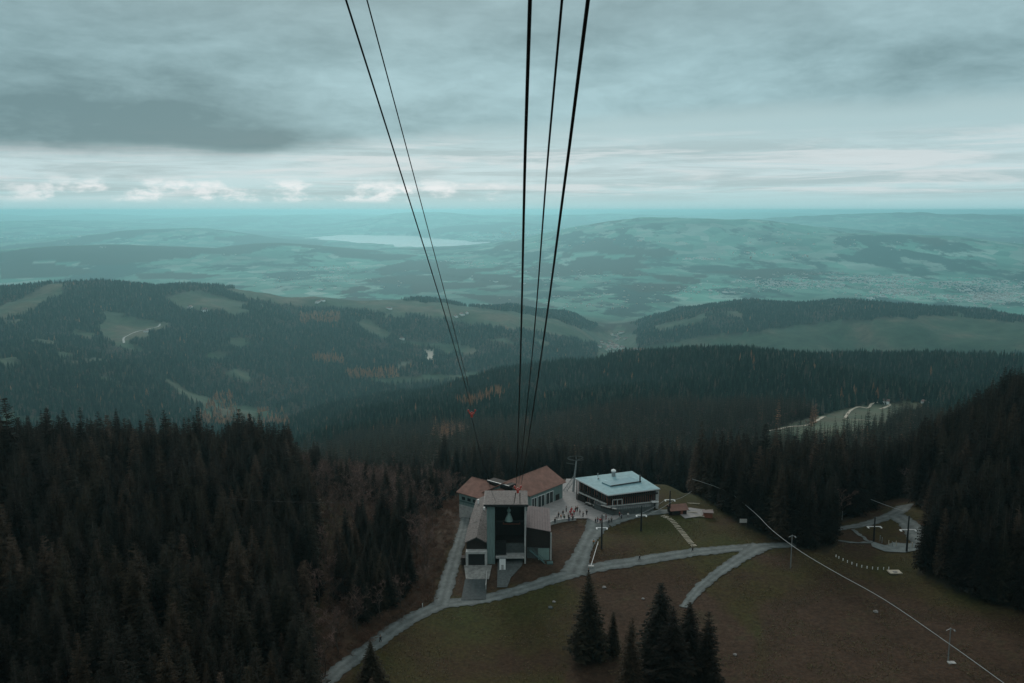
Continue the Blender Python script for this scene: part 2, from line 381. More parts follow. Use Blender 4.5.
opn = open_land(fx, fy, fz); rv = np.hypot(fx, fy)
forest = np.where(opn, 0.0, 1.0)
# dark woods scattered over the plain
pf = fbm(fx / 1500, fy / 2600, 71, 5)
vpx, vpy = topix(fx, fy, fz)
WOODS = [[(0, 262), (60, 264), (100, 272), (60, 277), (0, 279)], [(135, 274), (170, 272), (222, 275), (200, 279), (140, 279)], [(618, 285), (650, 283), (690, 285), (680, 292), (640, 292)],
         [(205, 238), (262, 234), (330, 240), (320, 246), (240, 243)], [(215, 219), (250, 217), (262, 221), (220, 222)], [(565, 268), (640, 262), (650, 268), (600, 272)], [(450, 293), (520, 297), (560, 308), (500, 306)],
         [(860, 298), (900, 290), (960, 296), (930, 304)], [(700, 272), (780, 268), (830, 274), (760, 279)], [(330, 252), (420, 255), (400, 260), (340, 258)], [(890, 206), (1024, 216), (1024, 222), (900, 214)]]
wood = (pf > 0.26) & (rv > 6700)
for w_ in WOODS: wood |= inpoly(vpx, vpy, w_) & (rv > 6700)
town = ((vpx > 700) & (vpy > 270) & (vpy < 305) & (rv > 7000) & (fbm(fx / 900, fy / 900, 77, 3) > -.1))
forest = np.where(rv > 6700, np.where(wood & ~town, 1.0, 0.0), forest)
def fattr(name, arr):
    a = me.attributes.new(name, 'FLOAT', 'POINT'); a.data.foreach_set('value', np.asarray(arr, np.float32))
BELT = [(318, 700), (305, 683), (318, 600), (318, 520), (290, 480), (300, 455), (400, 462), (440, 482), (470, 490), (470, 520), (455, 570), (445, 610), (372, 655), (330, 700)]
forest = np.where(inpoly(vpx, vpy, BELT) & (rv < 480), 0, forest)
fattr('forest', forest)
fattr('near', 1 - sstep(420, 700, rv))
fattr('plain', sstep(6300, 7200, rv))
bank = np.zeros(len(fx))
near_k = rv < 520
def soft_in(poly):
    o = np.zeros(len(fx)); x_, y_ = fx[near_k], fy[near_k]; a_ = 0
    for q in range(7):
        a_ = a_ + inpoly(vpx[near_k] + 16 * fbm(x_ / 14, y_ / 14, 200 + q, 3) + rng.normal(0, 2), vpy[near_k] + 9 * fbm(x_ / 14, y_ / 14, 300 + q, 3) + rng.normal(0, 1.5), poly)
    o[near_k] = a_ / 7.0; return o
BANKS = [[(330, 690), (300, 683), (330, 600), (345, 540), (350, 480), (400, 460), (455, 480), (470, 500), (446, 560), (438, 598), (372, 644)],   # reddish slope left of the road
         [(447, 598), (452, 570), (468, 520), (600, 520), (570, 570), (520, 588)], [(743, 552), (790, 552), (800, 570), (770, 566)], [(826, 500), (900, 500), (870, 520), (830, 525)], [(560, 690), (590, 590), (700, 585), (760, 640), (760, 700)], [(760, 600), (880, 590), (1040, 640), (1040, 700), (760, 700)]]
for b_ in BANKS: bank = np.maximum(bank, soft_in(b_))
fattr('bank', bank)
straw = np.where(inpoly(vpx + 6 * fbm(fx / 50, fy / 50, 3, 3), vpy, [(755, 436), (800, 421), (872, 404), (930, 404), (925, 420), (850, 432)]) & (rv > 700) & (rv < 2000), .10, 0.0)
scar = np.where(inpoly(vpx, vpy, [(421, 349), (432, 349), (437, 363), (428, 363)]) & (rv > 3000) & (rv < 6500), 1.0, 0.0)
track = 0 * np.where((inpoly(vpx, vpy, [(760, 434), (800, 424), (872, 408), (890, 405), (880, 411), (838, 419), (800, 430), (770, 436)]) | inpoly(vpx, vpy, [(24, 318), (44, 303), (64, 290), (66, 284), (60, 284), (36, 300), (4, 316)])) & (rv > 700) & (rv < 6500), 1.0, 0.0)
fattr('scar', np.maximum(scar, straw))

def nd(N, t, **kw):
    n = N.new('ShaderNode' + t)
    for k, v in kw.items():
        if k.startswith('i_'): n.inputs[k[2:].replace('_', ' ')].default_value = v
        else: setattr(n, k, v)
    return n
def ramp(N, stops, interp='LINEAR'):
    n = N.new('ShaderNodeValToRGB'); n.color_ramp.interpolation = interp
    while len(n.color_ramp.elements) < len(stops): n.color_ramp.elements.new(0.5)
    for e, (p, c) in zip(n.color_ramp.elements, stops): e.position = p; e.color = (*c, 1)
    return n
def mixc(N, L, f, a, b, blend='MIX'):
    n = N.new('ShaderNodeMix'); n.data_type = 'RGBA'; n.blend_type = blend
    for s, v in ((0, f), (6, a), (7, b)):
        if hasattr(v, 'is_linked'): L.new(v, n.inputs[s])
        else: n.inputs[s].default_value = v if s == 0 else (*v, 1)
    return n.outputs[2]
gmx = bpy.data.materials.new('ground_cover'); gmx.use_nodes = True; N = gmx.node_tree.nodes; L = gmx.node_tree.links
b = N['Principled BSDF']; b.inputs['Roughness'].default_value = .95; b.inputs['Specular IOR Level'].default_value = .1
geo = N.new('ShaderNodeNewGeometry')
def noise(scale, detail=5, rough=.6, st=(1, 1, 1), dist=0):
    mp = N.new('ShaderNodeMapping'); mp.inputs['Scale'].default_value = tuple(scale * s for s in st); L.new(geo.outputs['Position'], mp.inputs[0])
    n = N.new('ShaderNodeTexNoise'); n.inputs['Scale'].default_value = 1; n.inputs['Detail'].default_value = detail; n.inputs['Roughness'].default_value = rough
    n.inputs['Distortion'].default_value = dist; L.new(mp.outputs[0], n.inputs[0]); return n.outputs['Fac']
def attr(n): a = N.new('ShaderNodeAttribute'); a.attribute_name = n; return a.outputs['Fac']
m1 = ramp(N, [(.35, (.034, .037, .011)), (.48, (.041, .033, .012)), (.56, (.040, .025, .014)), (.68, (.045, .026, .016))]); L.new(noise(.022, 7, .62), m1.inputs[0])
fine_ = ramp(N, [(.3, (.50, .50, .50)), (.7, (1.5, 1.5, 1.5))]); L.new(noise(.9, 5, .75), fine_.inputs[0])
meadow = mixc(N, L, 1.0, m1.outputs[0], fine_.outputs[0], 'MULTIPLY')
bk = ramp(N, [(.3, (.032, .021, .013)), (.55, (.049, .030, .019)), (.7, (.043, .034, .019))]); L.new(noise(.12, 7, .7), bk.inputs[0])
bkf = mixc(N, L, 1.0, bk.outputs[0], fine_.outputs[0], 'MULTIPLY')
meadow = mixc(N, L, attr('bank'), meadow, bkf)
hp = ramp(N, [(.35, (.020, .046, .026)), (.5, (.038, .062, .036)), (.62, (.082, .076, .050))]); L.new(noise(.0032, 7, .6), hp.inputs[0])
hv = ramp(N, [(.35, (.65, .65, .65)), (.65, (1.4, 1.4, 1.4))]); L.new(noise(.016, 7, .7), hv.inputs[0]); hp2 = mixc(N, L, 1.0, hp.outputs[0], hv.outputs[0], 'MULTIPLY')
c = mixc(N, L, attr('near'), hp2, meadow)
# plain: patchwork of fields
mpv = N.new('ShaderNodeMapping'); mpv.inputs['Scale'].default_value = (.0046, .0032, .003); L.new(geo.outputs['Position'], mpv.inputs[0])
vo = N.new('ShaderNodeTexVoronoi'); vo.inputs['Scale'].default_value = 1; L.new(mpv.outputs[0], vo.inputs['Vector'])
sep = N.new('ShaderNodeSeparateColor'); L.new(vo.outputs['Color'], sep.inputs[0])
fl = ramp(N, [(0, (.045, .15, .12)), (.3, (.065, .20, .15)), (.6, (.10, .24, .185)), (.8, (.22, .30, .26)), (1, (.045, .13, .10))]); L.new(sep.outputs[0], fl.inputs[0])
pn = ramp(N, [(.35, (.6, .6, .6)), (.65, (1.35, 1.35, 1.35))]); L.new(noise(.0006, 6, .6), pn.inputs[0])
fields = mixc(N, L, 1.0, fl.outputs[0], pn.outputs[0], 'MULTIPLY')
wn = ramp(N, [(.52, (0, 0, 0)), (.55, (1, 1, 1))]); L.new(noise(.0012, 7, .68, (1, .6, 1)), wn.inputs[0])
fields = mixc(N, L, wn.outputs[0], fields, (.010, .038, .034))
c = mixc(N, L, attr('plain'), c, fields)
fo = ramp(N, [(.3, (.014, .016, .010)), (.7, (.034, .028, .018))]); L.new(noise(.02, 5), fo.inputs[0])
c = mixc(N, L, attr('forest'), c, fo.outputs[0])
c = mixc(N, L, attr('scar'), c, (.42, .38, .32))
L.new(c, b.inputs['Base Color'])
bp = N.new('ShaderNodeBump'); bp.inputs['Strength'].default_value = .6; bp.inputs['Distance'].default_value = .4; L.new(noise(.8, 5, .7), bp.inputs['Height']); L.new(bp.outputs[0], b.inputs['Normal'])
me.materials.append(gmx)

# lake
mb = MB(); mb.face([(p.x, p.y, -742) for p in lk])
lake = mb.build('lake', M['water']); tag(lake, kind='structure')

# ------------------------------------------------------------------ roads and paving draped on the ground
def drape_poly(name, pts, m, off, step=1.5, kind='structure'):
    P = [Vector((p[0], p[1])) for p in pts]
    # densify the outline
    out = []
    for i, p in enumerate(P):
        q = P[(i + 1) % len(P)]; n = max(1, int((q - p).length / step))
        out += [p + (q - p) * k / n for k in range(n)]
    xs = [p.x for p in out]; ys = [p.y for p in out]; poly = [(p.x, p.y) for p in out]
    gx, gy = np.meshgrid(np.arange(min(xs), max(xs), step), np.arange(min(ys), max(ys), step))
    ins = inpoly(gx.ravel(), gy.ravel(), poly)
    inner = [Vector((a, b_)) for a, b_ in zip(gx.ravel()[ins], gy.ravel()[ins])]
    n = len(out)
    vs, es, fs, *_ = delaunay_2d_cdt(out + inner, [(i, (i + 1) % n) for i in range(n)], [], 1, 1e-4)
    zz = zterr([v.x for v in vs], [v.y for v in vs])
    mb = MB(); mb.v = [(v.x, v.y, z + off) for v, z in zip(vs, zz)]; mb.f = [tuple(f) for f in fs]; mb.m = [0] * len(fs)
    o = mb.build(name, m); tag(o, kind=kind)
    return o
def smooth_line(pts, step=1.5):
    pts = [Vector(p) for p in pts]; out = []
    for i in range(len(pts) - 1):
        p0 = pts[max(i - 1, 0)]; p1 = pts[i]; p2 = pts[i + 1]; p3 = pts[min(i + 2, len(pts) - 1)]
        n = max(2, int((p2 - p1).length / step))
        for k in range(n):
            t = k / n
            out.append(0.5 * ((2 * p1) + (p2 - p0) * t + (2 * p0 - 5 * p1 + 4 * p2 - p3) * t * t + (3 * p1 - p0 - 3 * p2 + p3) * t ** 3))
    out.append(pts[-1]); return out
def road(name, pix, width, m, off, cols=4):
    line = smooth_line([ground(*p) for p in pix], 1.0 if off < .4 else 6.0)
    mb = MB(); n = len(line); W = width if isinstance(width, (list, tuple)) else [width, width]
    for i, p in enumerate(line):
        d = (line[min(i + 1, n - 1)] - line[max(i - 1, 0)]); d.z = 0; d.normalize(); s = Vector((d.y, -d.x, 0))
        w = np.interp(i / (n - 1), np.linspace(0, 1, len(W)), W)
        for k in range(cols + 1):
            jit = (random.random() - .5) * .8 if k in (0, cols) else 0
            q = p + s * (w * (k / cols - .5) + jit)
            mb.v.append((q.x, q.y, zt(q.x, q.y) + off - (.03 if k in (0, cols) else 0)))
    for i in range(n - 1):
        for k in range(cols):
            a = i * (cols + 1) + k; mb.f.append((a, a + 1, a + cols + 2, a + cols + 1)); mb.m.append(0)
    o = mb.build(name, m); at_ = o.data.attributes.new('across', 'FLOAT', 'POINT'); at_.data.foreach_set('value', np.tile(np.linspace(0, 1, cols + 1), n).astype(np.float32)); tag(o, kind='structure'); return o
road('road', [(300, 702), (322, 685), (346, 665), (376, 643), (408, 621), (440, 606), (480, 600), (520, 590), (560, 577), (600, 567), (640, 561), (690, 553), (730, 549), (768, 546), (795, 545)], [4.2, 4.2, 4.4, 4.8, 5, 5, 5.2, 5.4, 5.4, 4], M['gravel'], .16, 8)
road('side_road', [(441, 606), (445, 590), (452, 567), (459, 543), (466, 515), (471, 498)], [5.4, 3.8, 3.8, 4, 4], M['gravel'], .18, 8)
road('lower_path', [(762, 546), (738, 560), (716, 575), (698, 590), (684, 608)], [8, 5, 4, 3.6, 3], M['gravel'], .20, 8)
road('plaza_road', [(573, 574), (581, 556), (590, 538), (601, 519)], [9, 5.6, 6, 10], M['gravel'], .22, 8)
road('upper_path', [(606, 523), (625, 518), (655, 513), (690, 511)], [7, 5, 4.5, 3], M['gravel'], .24, 6)
plaza_px = [(498, 527), (500, 515), (528, 498), (566, 481), (574, 479), (590, 500), (606, 514), (625, 514), (616, 520), (598, 524), (588, 519), (576, 519), (562, 520), (549, 523), (545, 528), (528, 531), (510, 530)]
drape_poly('plaza', [ground(*p) for p in plaza_px], M['plaza'], .28)
road('clearing_path', [(822, 534), (840, 529), (862, 525), (880, 520), (898, 512), (905, 505)], [3, 3, 5, 7, 6], M['gravel'], .16)
road('loop_path', [(896, 516), (910, 526), (922, 540), (918, 548)], [6, 6, 8, 6], M['gravel'], .20)
drape_poly('gravel_pad', [ground(*p) for p in [(870, 541), (885, 546), (893, 543), (915, 544), (926, 549), (905, 553), (885, 552), (872, 547)]], M['pad_gravel'], .24)
road('narrow_path', [(853, 530), (862, 537), (870, 543)], 1.3, M['gravel'], .27, 2)
road('forest_edge_path', [(838, 541), (850, 543), (873, 543)], 1.3, M['gravel'], .30, 2)
drape_poly('ramp', [ground(*p) for p in [(465, 580), (487, 580), (486, 600), (461, 601)]], M['dark_ramp'], .28)
drape_poly('apron', [ground(*p) for p in [(464, 566), (492, 566), (489, 580), (466, 580)]], M['worn_slab'], .32)
drape_poly('rubble_yard', [ground(*p) for p in [(498, 556), (524, 556), (522, 566), (511, 578), (507, 588), (497, 588)]], M['stone'], .24)
road('forest_road', [(762, 433), (790, 427), (820, 419), (850, 411), (868, 408), (872, 404), (884, 402), (890, 405), (880, 409)], 4, M['straw'], .5)
road('pasture_track', [(124, 343), (124, 338), (131, 334), (140, 331), (157, 327), (160, 324)], 9, M['concrete'], 1.0)
drape_poly('play_sand', [ground(*p) for p in [(676, 512), (690, 508), (705, 510), (702, 517), (685, 519)]], M['plaza'], .24)

# ------------------------------------------------------------------ trees
def rv3(): return Vector((random.gauss(0, 1), random.gauss(0, 1), random.gauss(0, 1)))
def spruce(Ht, whorls, per, segs, rad, sparse=0.0, seed=0, base=0.06, pw=.85):
    """crown of drooping branches with hanging sprays, plus tapered trunk; returns (crown MB, trunk MB)"""
    random.seed(seed); c = MB(); t = MB()
    lean = Vector((random.uniform(-.3, .3), random.uniform(-.3, .3), 0))
    t.tube([(0, 0, -1.5), (0, 0, Ht * .3), tuple(lean * .5 + Vector((0, 0, Ht * .65))), tuple(lean + Vector((0, 0, Ht * .985)))], [.30, .22, .12, .02], 6)
    lop = [1 + random.uniform(-.22, .22) for _ in range(8)]
    for w in range(whorls):
        f = (w + random.random() * .6) / whorls; z = Ht * (base + (1 - base) * f)
        Lr = rad * (1 - f) ** pw * min(1, .55 + f * 4) + .18
        n = max(4, int(per * (1 - .45 * f))); a0 = random.random() * 6.28
        for k in range(n):
            if random.random() < sparse: continue
            a = a0 + 6.283 * k / n + random.uniform(-.3, .3); L_ = Lr * random.uniform(.72, 1.15) * lop[int(a / 6.283 * 8) % 8]
            d = Vector((math.cos(a), math.sin(a), 0)); s = Vector((-d.y, d.x, 0)); o = lean * f + Vector((0, 0, z))
            rise = random.uniform(.0, .12) + .25 * f; droop = random.uniform(.32, .5) * (1 - f * .7)
            P = []
            for q in range(segs + 1):
                u = q / segs; P.append(o + d * (L_ * u) + Vector((0, 0, L_ * (rise * u - droop * u * u + .10 * u ** 4))))
            for q in range(segs):
                u = (q + .5) / segs; wd = L_ * .44 * (1 - u * .75) + .08
                A, B = P[q], P[q + 1]
                for sg in (-1, 1):
                    tip = (A + B) * .5 + s * (sg * wd * random.uniform(.7, 1.25)) + d * (L_ * .12) - Vector((0, 0, wd * random.uniform(.15, .6)))
                    c.face([A, B, tip])
                if q or segs < 3:
                    tip = B - Vector((0, 0, random.uniform(.25, .7) * (1 - f * .6))) + s * random.uniform(-.15, .15); c.face([A, B, tip])
            # tip of the branch
            c.face([P[-1] - s * .08, P[-1] + s * .08, P[-1] + d * .3 - Vector((0, 0, .12))])
    c.face([lean + Vector((-.1, 0, Ht * .95)), lean + Vector((.1, 0, Ht * .95)), lean + Vector((0, 0, Ht))]); c.face([lean + Vector((0, -.1, Ht * .95)), lean + Vector((0, .1, Ht * .95)), lean + Vector((0, 0, Ht))])
    return c, t
def low_spruce(Ht, tiers, sides, rad, seed):
    random.seed(seed); c = MB()
    for w in range(tiers):
        f = w / tiers; z0 = Ht * (.04 + .9 * f); z1 = min(Ht, z0 + Ht * (1.75 / tiers)); rr_ = rad * (1 - f) ** .9 + .1
        ring = []; a0 = random.random() * 6
        for k in range(sides * 2):
            a = a0 + math.pi * k / sides; q = rr_ * (1.1 if k % 2 else .62) * random.uniform(.8, 1.2)
            ring.append(Vector((math.cos(a) * q, math.sin(a) * q, z0 - (.06 * Ht / tiers if k % 2 else -.25 * Ht / tiers))))
        top = Vector((0, 0, z1))
        for k in range(len(ring)): c.face([ring[k], ring[(k + 1) % len(ring)], top])
    c.tube([(0, 0, -2), (0, 0, Ht * .5)], [.28, .1], 3, 1, caps=False)
    return c
def bare_tree(Ht, seed, dens=1.0, lod=0):
    random.seed(seed); c = MB(); t = MB()
    def grow(p, d, L_, r, lvl):
        q = p + d * L_
        (t if lvl < 2 else c).tube([p, (p + q) * .5 + rv3() * L_ * .04, q], [r, r * .8, r * .55], 4 if lvl < 2 else 3, caps=False)
        if lvl >= (3 if lod == 0 else 2):
            for _ in range(int((9 if lod == 0 else 12) * dens)):
                e = (d + rv3() * .55).normalized(); b_ = p + d * L_ * random.random(); w_ = e.cross(rv3()).normalized() * (.03 if lod == 0 else .09)
                ll = L_ * random.uniform(.5, 1.1); c.face([b_ - w_, b_ + w_, b_ + e * ll]); 
            return
        n = 4 if lvl == 0 else 3
        if lvl == 0: n = 7
        for k in range(n):
            u = .35 + .65 * (k + 1) / n if lvl == 0 else random.uniform(.4, 1)
            e = (d * random.uniform(.5, 1.0) + Vector((rv3().x, rv3().y, .25)).normalized() * .75).normalized()
            grow(p + (q - p) * u, e, L_ * random.uniform(.42, .6), r * .5, lvl + 1)
    grow(Vector((0, 0, -.5)), Vector((0, 0, 1)), Ht * .62, .16, 0)
    return c, t
def merged(c, t):
    m = MB(); m.v = list(c.v) + list(t.v); n = len(c.v); m.f = list(c.f) + [tuple(i + n for i in f) for f in t.f]; m.m = [0] * len(c.f) + [1] * len(t.f); return m

M['scrub'] = leafmat('rust_scrub', [(0, (.050, .030, .022)), (.5, (.085, .045, .030)), (1, (.12, .075, .052))])
NEAR = []      # (crown mesh, trunk mesh) pairs at natural size (height 24)
for i in range(7):
    c, t = spruce(24, 50, 11, 4, [4.1, 3.2, 4.9, 3.6, 4.4, 3.0, 4.2][i], sparse=[.03, .2, .02, .08, .05, .3, .1][i], seed=100 + i, pw=[.85, .62, .95, .75, .8, .7, 1.1][i])
    NEAR.append((c.mesh('spruce_crown', M['needles']), t.mesh('spruce_trunk', M['bark']), merged(c, t).mesh('spruce', [M['needles'], M['bark']])))
NEARB = []
for i in range(4):
    c, t = bare_tree(13, 300 + i); NEARB.append((c.mesh('bare_crown', M['twigs']), t.mesh('bare_trunk', M['bark']), merged(c, t).mesh('bare', [M['twigs'], M['bark']])))
NEARL = []
for i in range(2):
    c, t = spruce(20, 34, 8, 3, 2.6, sparse=.25, seed=400 + i); NEARL.append((c.mesh('larch_crown', M['larch']), t.mesh('larch_trunk', M['bark']), merged(c, t).mesh('larch', [M['larch'], M['bark']])))

def library(name, meshes):             # unlinked collection of tree shapes for the scattered woods
    cl = bpy.data.collections.new(name)
    for i, m_ in enumerate(meshes):
        o = bpy.data.objects.new('%s_%02d' % (name, i), m_); cl.objects.link(o)
    return cl
def scatter(name, lib, pos, idx, scl, label, cat, mats):
    me_ = bpy.data.meshes.new(name); n = len(pos)
    me_.vertices.add(n); me_.vertices.foreach_set('co', np.asarray(pos, np.float32).ravel())
    a = me_.attributes.new('shape', 'INT', 'POINT'); a.data.foreach_set('value', np.asarray(idx, np.int32))
    a = me_.attributes.new('turn', 'FLOAT', 'POINT'); a.data.foreach_set('value', rng.uniform(0, 6.283, n).astype(np.float32))
    a = me_.attributes.new('size', 'FLOAT_VECTOR', 'POINT'); a.data.foreach_set('vector', np.asarray(scl, np.float32).ravel())
    o = bpy.data.objects.new(name, me_); COL.objects.link(o)
    ng = bpy.data.node_groups.new(name + '_nodes', 'GeometryNodeTree')
    ng.interface.new_socket('Geometry', in_out='INPUT', socket_type='NodeSocketGeometry'); ng.interface.new_socket('Geometry', in_out='OUTPUT', socket_type='NodeSocketGeometry')
    n_ = ng.nodes; l_ = ng.links; gi = n_.new('NodeGroupInput'); go = n_.new('NodeGroupOutput')
    ip = n_.new('GeometryNodeInstanceOnPoints'); ci = n_.new('GeometryNodeCollectionInfo'); ci.inputs['Collection'].default_value = lib
    ci.inputs['Separate Children'].default_value = True; ci.inputs['Reset Children'].default_value = True
    ip.inputs['Pick Instance'].default_value = True
    def na_(nm, ty):
        q = n_.new('GeometryNodeInputNamedAttribute'); q.data_type = ty; q.inputs['Name'].default_value = nm; return q.outputs[0]
    cx = n_.new('ShaderNodeCombineXYZ'); l_.new(na_('turn', 'FLOAT'), cx.inputs[2])
    l_.new(gi.outputs[0], ip.inputs['Points']); l_.new(ci.outputs[0], ip.inputs['Instance']); l_.new(na_('shape', 'INT'), ip.inputs['Instance Index'])
    l_.new(cx.outputs[0], ip.inputs['Rotation']); l_.new(na_('size', 'FLOAT_VECTOR'), ip.inputs['Scale']); l_.new(ip.outputs[0], go.inputs[0])
    o.modifiers.new('scatter', 'NODES').node_group = ng
    tag(o, label, cat, kind='stuff'); return o

def jgrid(x0, x1, y0, y1, s):
    gx, gy = np.meshgrid(np.arange(x0, x1, s), np.arange(y0, y1, s)); gx = gx.ravel() + rng.uniform(-.48, .48, gx.size) * s; gy = gy.ravel() + rng.uniform(-.48, .48, gy.size) * s
    return gx, gy
# --- near woods
gx, gy = jgrid(-330, 380, 95, 600, 4.9)
rr_ = np.hypot(gx, gy); azz = np.degrees(np.arctan2(gx, gy)); gz = zterr(gx, gy)
k = (rr_ < 560) & (rr_ > 105) & (np.abs(azz) < 38) & ~open_land(gx, gy, gz)
gx, gy, gz = gx[k], gy[k], gz[k]; px, py = topix(gx, gy, gz); rr_ = np.hypot(gx, gy)
BARE = [[(295, 690), (318, 600), (318, 520), (290, 480), (300, 455), (345, 458), (400, 462), (440, 482), (470, 500), (450, 560), (438, 600), (372, 650), (330, 690)]]
CLUMP = [[(330, 600), (345, 545), (362, 530), (405, 545), (412, 590), (395, 615), (350, 625)]]
isb = inpoly(px, py, BARE[0]) & ~inpoly(px, py, CLUMP[0])
u = rng.random(len(gx)); kind = np.zeros(len(gx), int)
kind[isb & (u < .68)] = 1; drop = isb & (u > .72) & (u < .95)
kind[~isb & (u < .04)] = 1
kind[(u > .994) & (px > 560) & (py < 500)] = 2
kind[(np.hypot(px - 457, (py - 482)) < 9)] = 2
# a belt left free beside the road so that the bank shows
belt = inpoly(px, py, [(318, 700), (372, 640), (405, 612), (425, 596), (432, 560), (440, 520), (450, 500), (470, 490), (470, 520), (455, 570), (445, 610), (372, 655), (330, 700)])
k = ~drop & ~belt
gx, gy, gz, px, py, rr_, kind, u = [a[k] for a in (gx, gy, gz, px, py, rr_, kind, u)]
hs = np.clip(rng.normal(.92, .18, len(gx)) + .22 * fbm(gx / 38, gy / 38, 151, 3), .42, 1.35)
hs = np.where(kind == 1, rng.uniform(.55, 1.15, len(gx)), hs)
hs = np.where((kind == 0) & inpoly(px, py, BARE[0]), hs * .72, hs)
# young trees along the meadow's edges
edge_d = np.zeros(len(gx)); 
ws = hs * rng.uniform(.82, 1.2, len(gx)) * np.where(kind == 0, 1.05, 1)
tpx, tpy = topix(gx, gy, gz + 24 * hs)
infr = (px > -25) & (px < 1049) & (tpy < 690)
order = np.argsort(rr_)
spr = [i for i in order if kind[i] == 0 and infr[i]]
MEADOW_TREES = 9
single = set(spr[:300 - MEADOW_TREES])
bar = [i for i in order if kind[i] == 1 and infr[i]][:110]; lar = [i for i in order if kind[i] == 2 and infr[i]]
def tree_proto(pair, kname, crown_name='crown'):
    e = empty(kname); c = bpy.data.objects.new('crown', pair[0]); t = bpy.data.objects.new('trunk', pair[1])
    for q in (c, t): COL.objects.link(q); q.parent = e
    return e
protos = {}
def plant(kind_, var, x, y, z, s, w_, label, cat, group, rz=None):
    kname = ('spruce_tree', 'bare_tree', 'larch_tree')[kind_]; lst = (NEAR, NEARB, NEARL)[kind_]; var = var % len(lst)
    if (kind_, var) not in protos: protos[(kind_, var)] = o = tree_proto(lst[var], kname)
    else: o = copy_tree(protos[(kind_, var)]); o.name = kname
    o.location = (x, y, z); o.scale = (w_, w_, s); o.rotation_euler = (0, 0, random.random() * 6.28 if rz is None else rz)
    for key_ in ('label', 'category', 'group'):
        if key_ in o: del o[key_]
    tag(o, label, cat, group); return o
for n_, i in enumerate(sorted(single)):
    x_ = px[i]
    if x_ < 300:
        q = 'standing' if x_ > 150 else 'crowded'
        if rr_[i] < 175: lab, grp = 'dark spruce in the nearest rows of the dense wood at the lower left', 'spruces in the nearest rows of the left wood'
        else: lab, grp = 'dark spruce farther back in the dense wood left of the gravel road', 'spruces farther back in the left wood'
    elif x_ < 480: lab, grp = 'dark spruce among bare trees on the reddish bank left of the road', 'spruces on the bank left of the road'
    elif x_ < 700: lab, grp = 'dark spruce in the wood just behind the lodge buildings', 'spruces behind the lodge'
    elif x_ < 860: lab, grp = 'dark spruce in the wood behind the road fork and left of the small clearing', 'spruces between the fork and the clearing'
    else: lab, grp = 'dark spruce in the steep black wood right of the small clearing', 'spruces right of the clearing'
    plant(0, i, gx[i], gy[i], gz[i], hs[i], ws[i], lab, 'spruce', grp)
for i in bar:
    if px[i] < 480: lab, grp = 'leafless grey brown tree on the reddish bank left of the gravel road', 'bare trees on the bank left of the road'
    else: lab, grp = 'leafless grey brown tree standing among the spruces on the right', 'bare trees among the right hand spruces'
    plant(1, i, gx[i], gy[i], gz[i], hs[i], ws[i], lab, 'bare tree', grp)
for i in lar:
    if px[i] < 480: lab, grp = 'orange autumn larch just left of the red roofed hall', 'larches beside the hall'
    else: lab, grp = 'orange autumn larch among dark spruces behind the lodge', 'larches behind the lodge'
    plant(2, i, gx[i], gy[i], gz[i], hs[i] * .7, ws[i] * .8, lab, 'larch', grp)
# solitary spruces on the meadow: pixel of the tip, its distance, height, width
for tx, ty, yy, wd, v, lab in [(590, 572, 213, 1.35, 2, 'broad dark spruce standing alone on the meadow below the road'), (614, 611, 214, 1.3, 3, 'small spruce close on the right of the broad lone spruce'),
        (660, 583, 198, 1.75, 0, 'tallest spruce of the cluster at the bottom centre'), (633, 617, 190, 1.1, 3, 'slim spruce at the left end of the bottom centre cluster'),
        (690, 603, 199, 1.6, 4, 'spruce just right of the tallest one whose tip touches the lower path'), (708, 611, 193, 1.5, 5, 'narrow spruce at the right end of the bottom centre cluster'),
        (675, 606, 188, 1.7, 6, 'spruce half hidden in the middle of the bottom centre cluster'), (5, 397, 285, 1.2, 1, 'tallest spruce at the far left edge whose tip rises above the wood'), (371, 641, 196, 1.8, 2, 'small spruce beside the gravel road at the bottom left of the meadow')]:
    p = at_y(tx, ty, yy); z = zt(p.x, p.y); h = (p.z - z) / 24
    plant(0, v, p.x, p.y, z, h, h * wd, lab, 'spruce', None)
rest = [i for i in range(len(gx)) if (kind[i] == 0 and i not in single) or (kind[i] == 1 and i not in set(bar)) or (kind[i] == 2 and i not in set(lar))]
libn = library('near_wood', [p[2] for p in NEAR] + [p[2] for p in NEARB] + [p[2] for p in NEARL])
rest = np.array(rest); kk = kind[rest]
# library order is alphabetical = creation order
idx = np.where(kk == 0, rest % 7, np.where(kk == 1, 7 + rest % 4, 11 + rest % 2))
scatter('spruce_wood', libn, np.stack([gx, gy, gz], 1)[rest], idx, np.stack([ws, ws, hs], 1)[rest], 'dense dark spruce wood around the clearing with the lodge', 'forest', None)

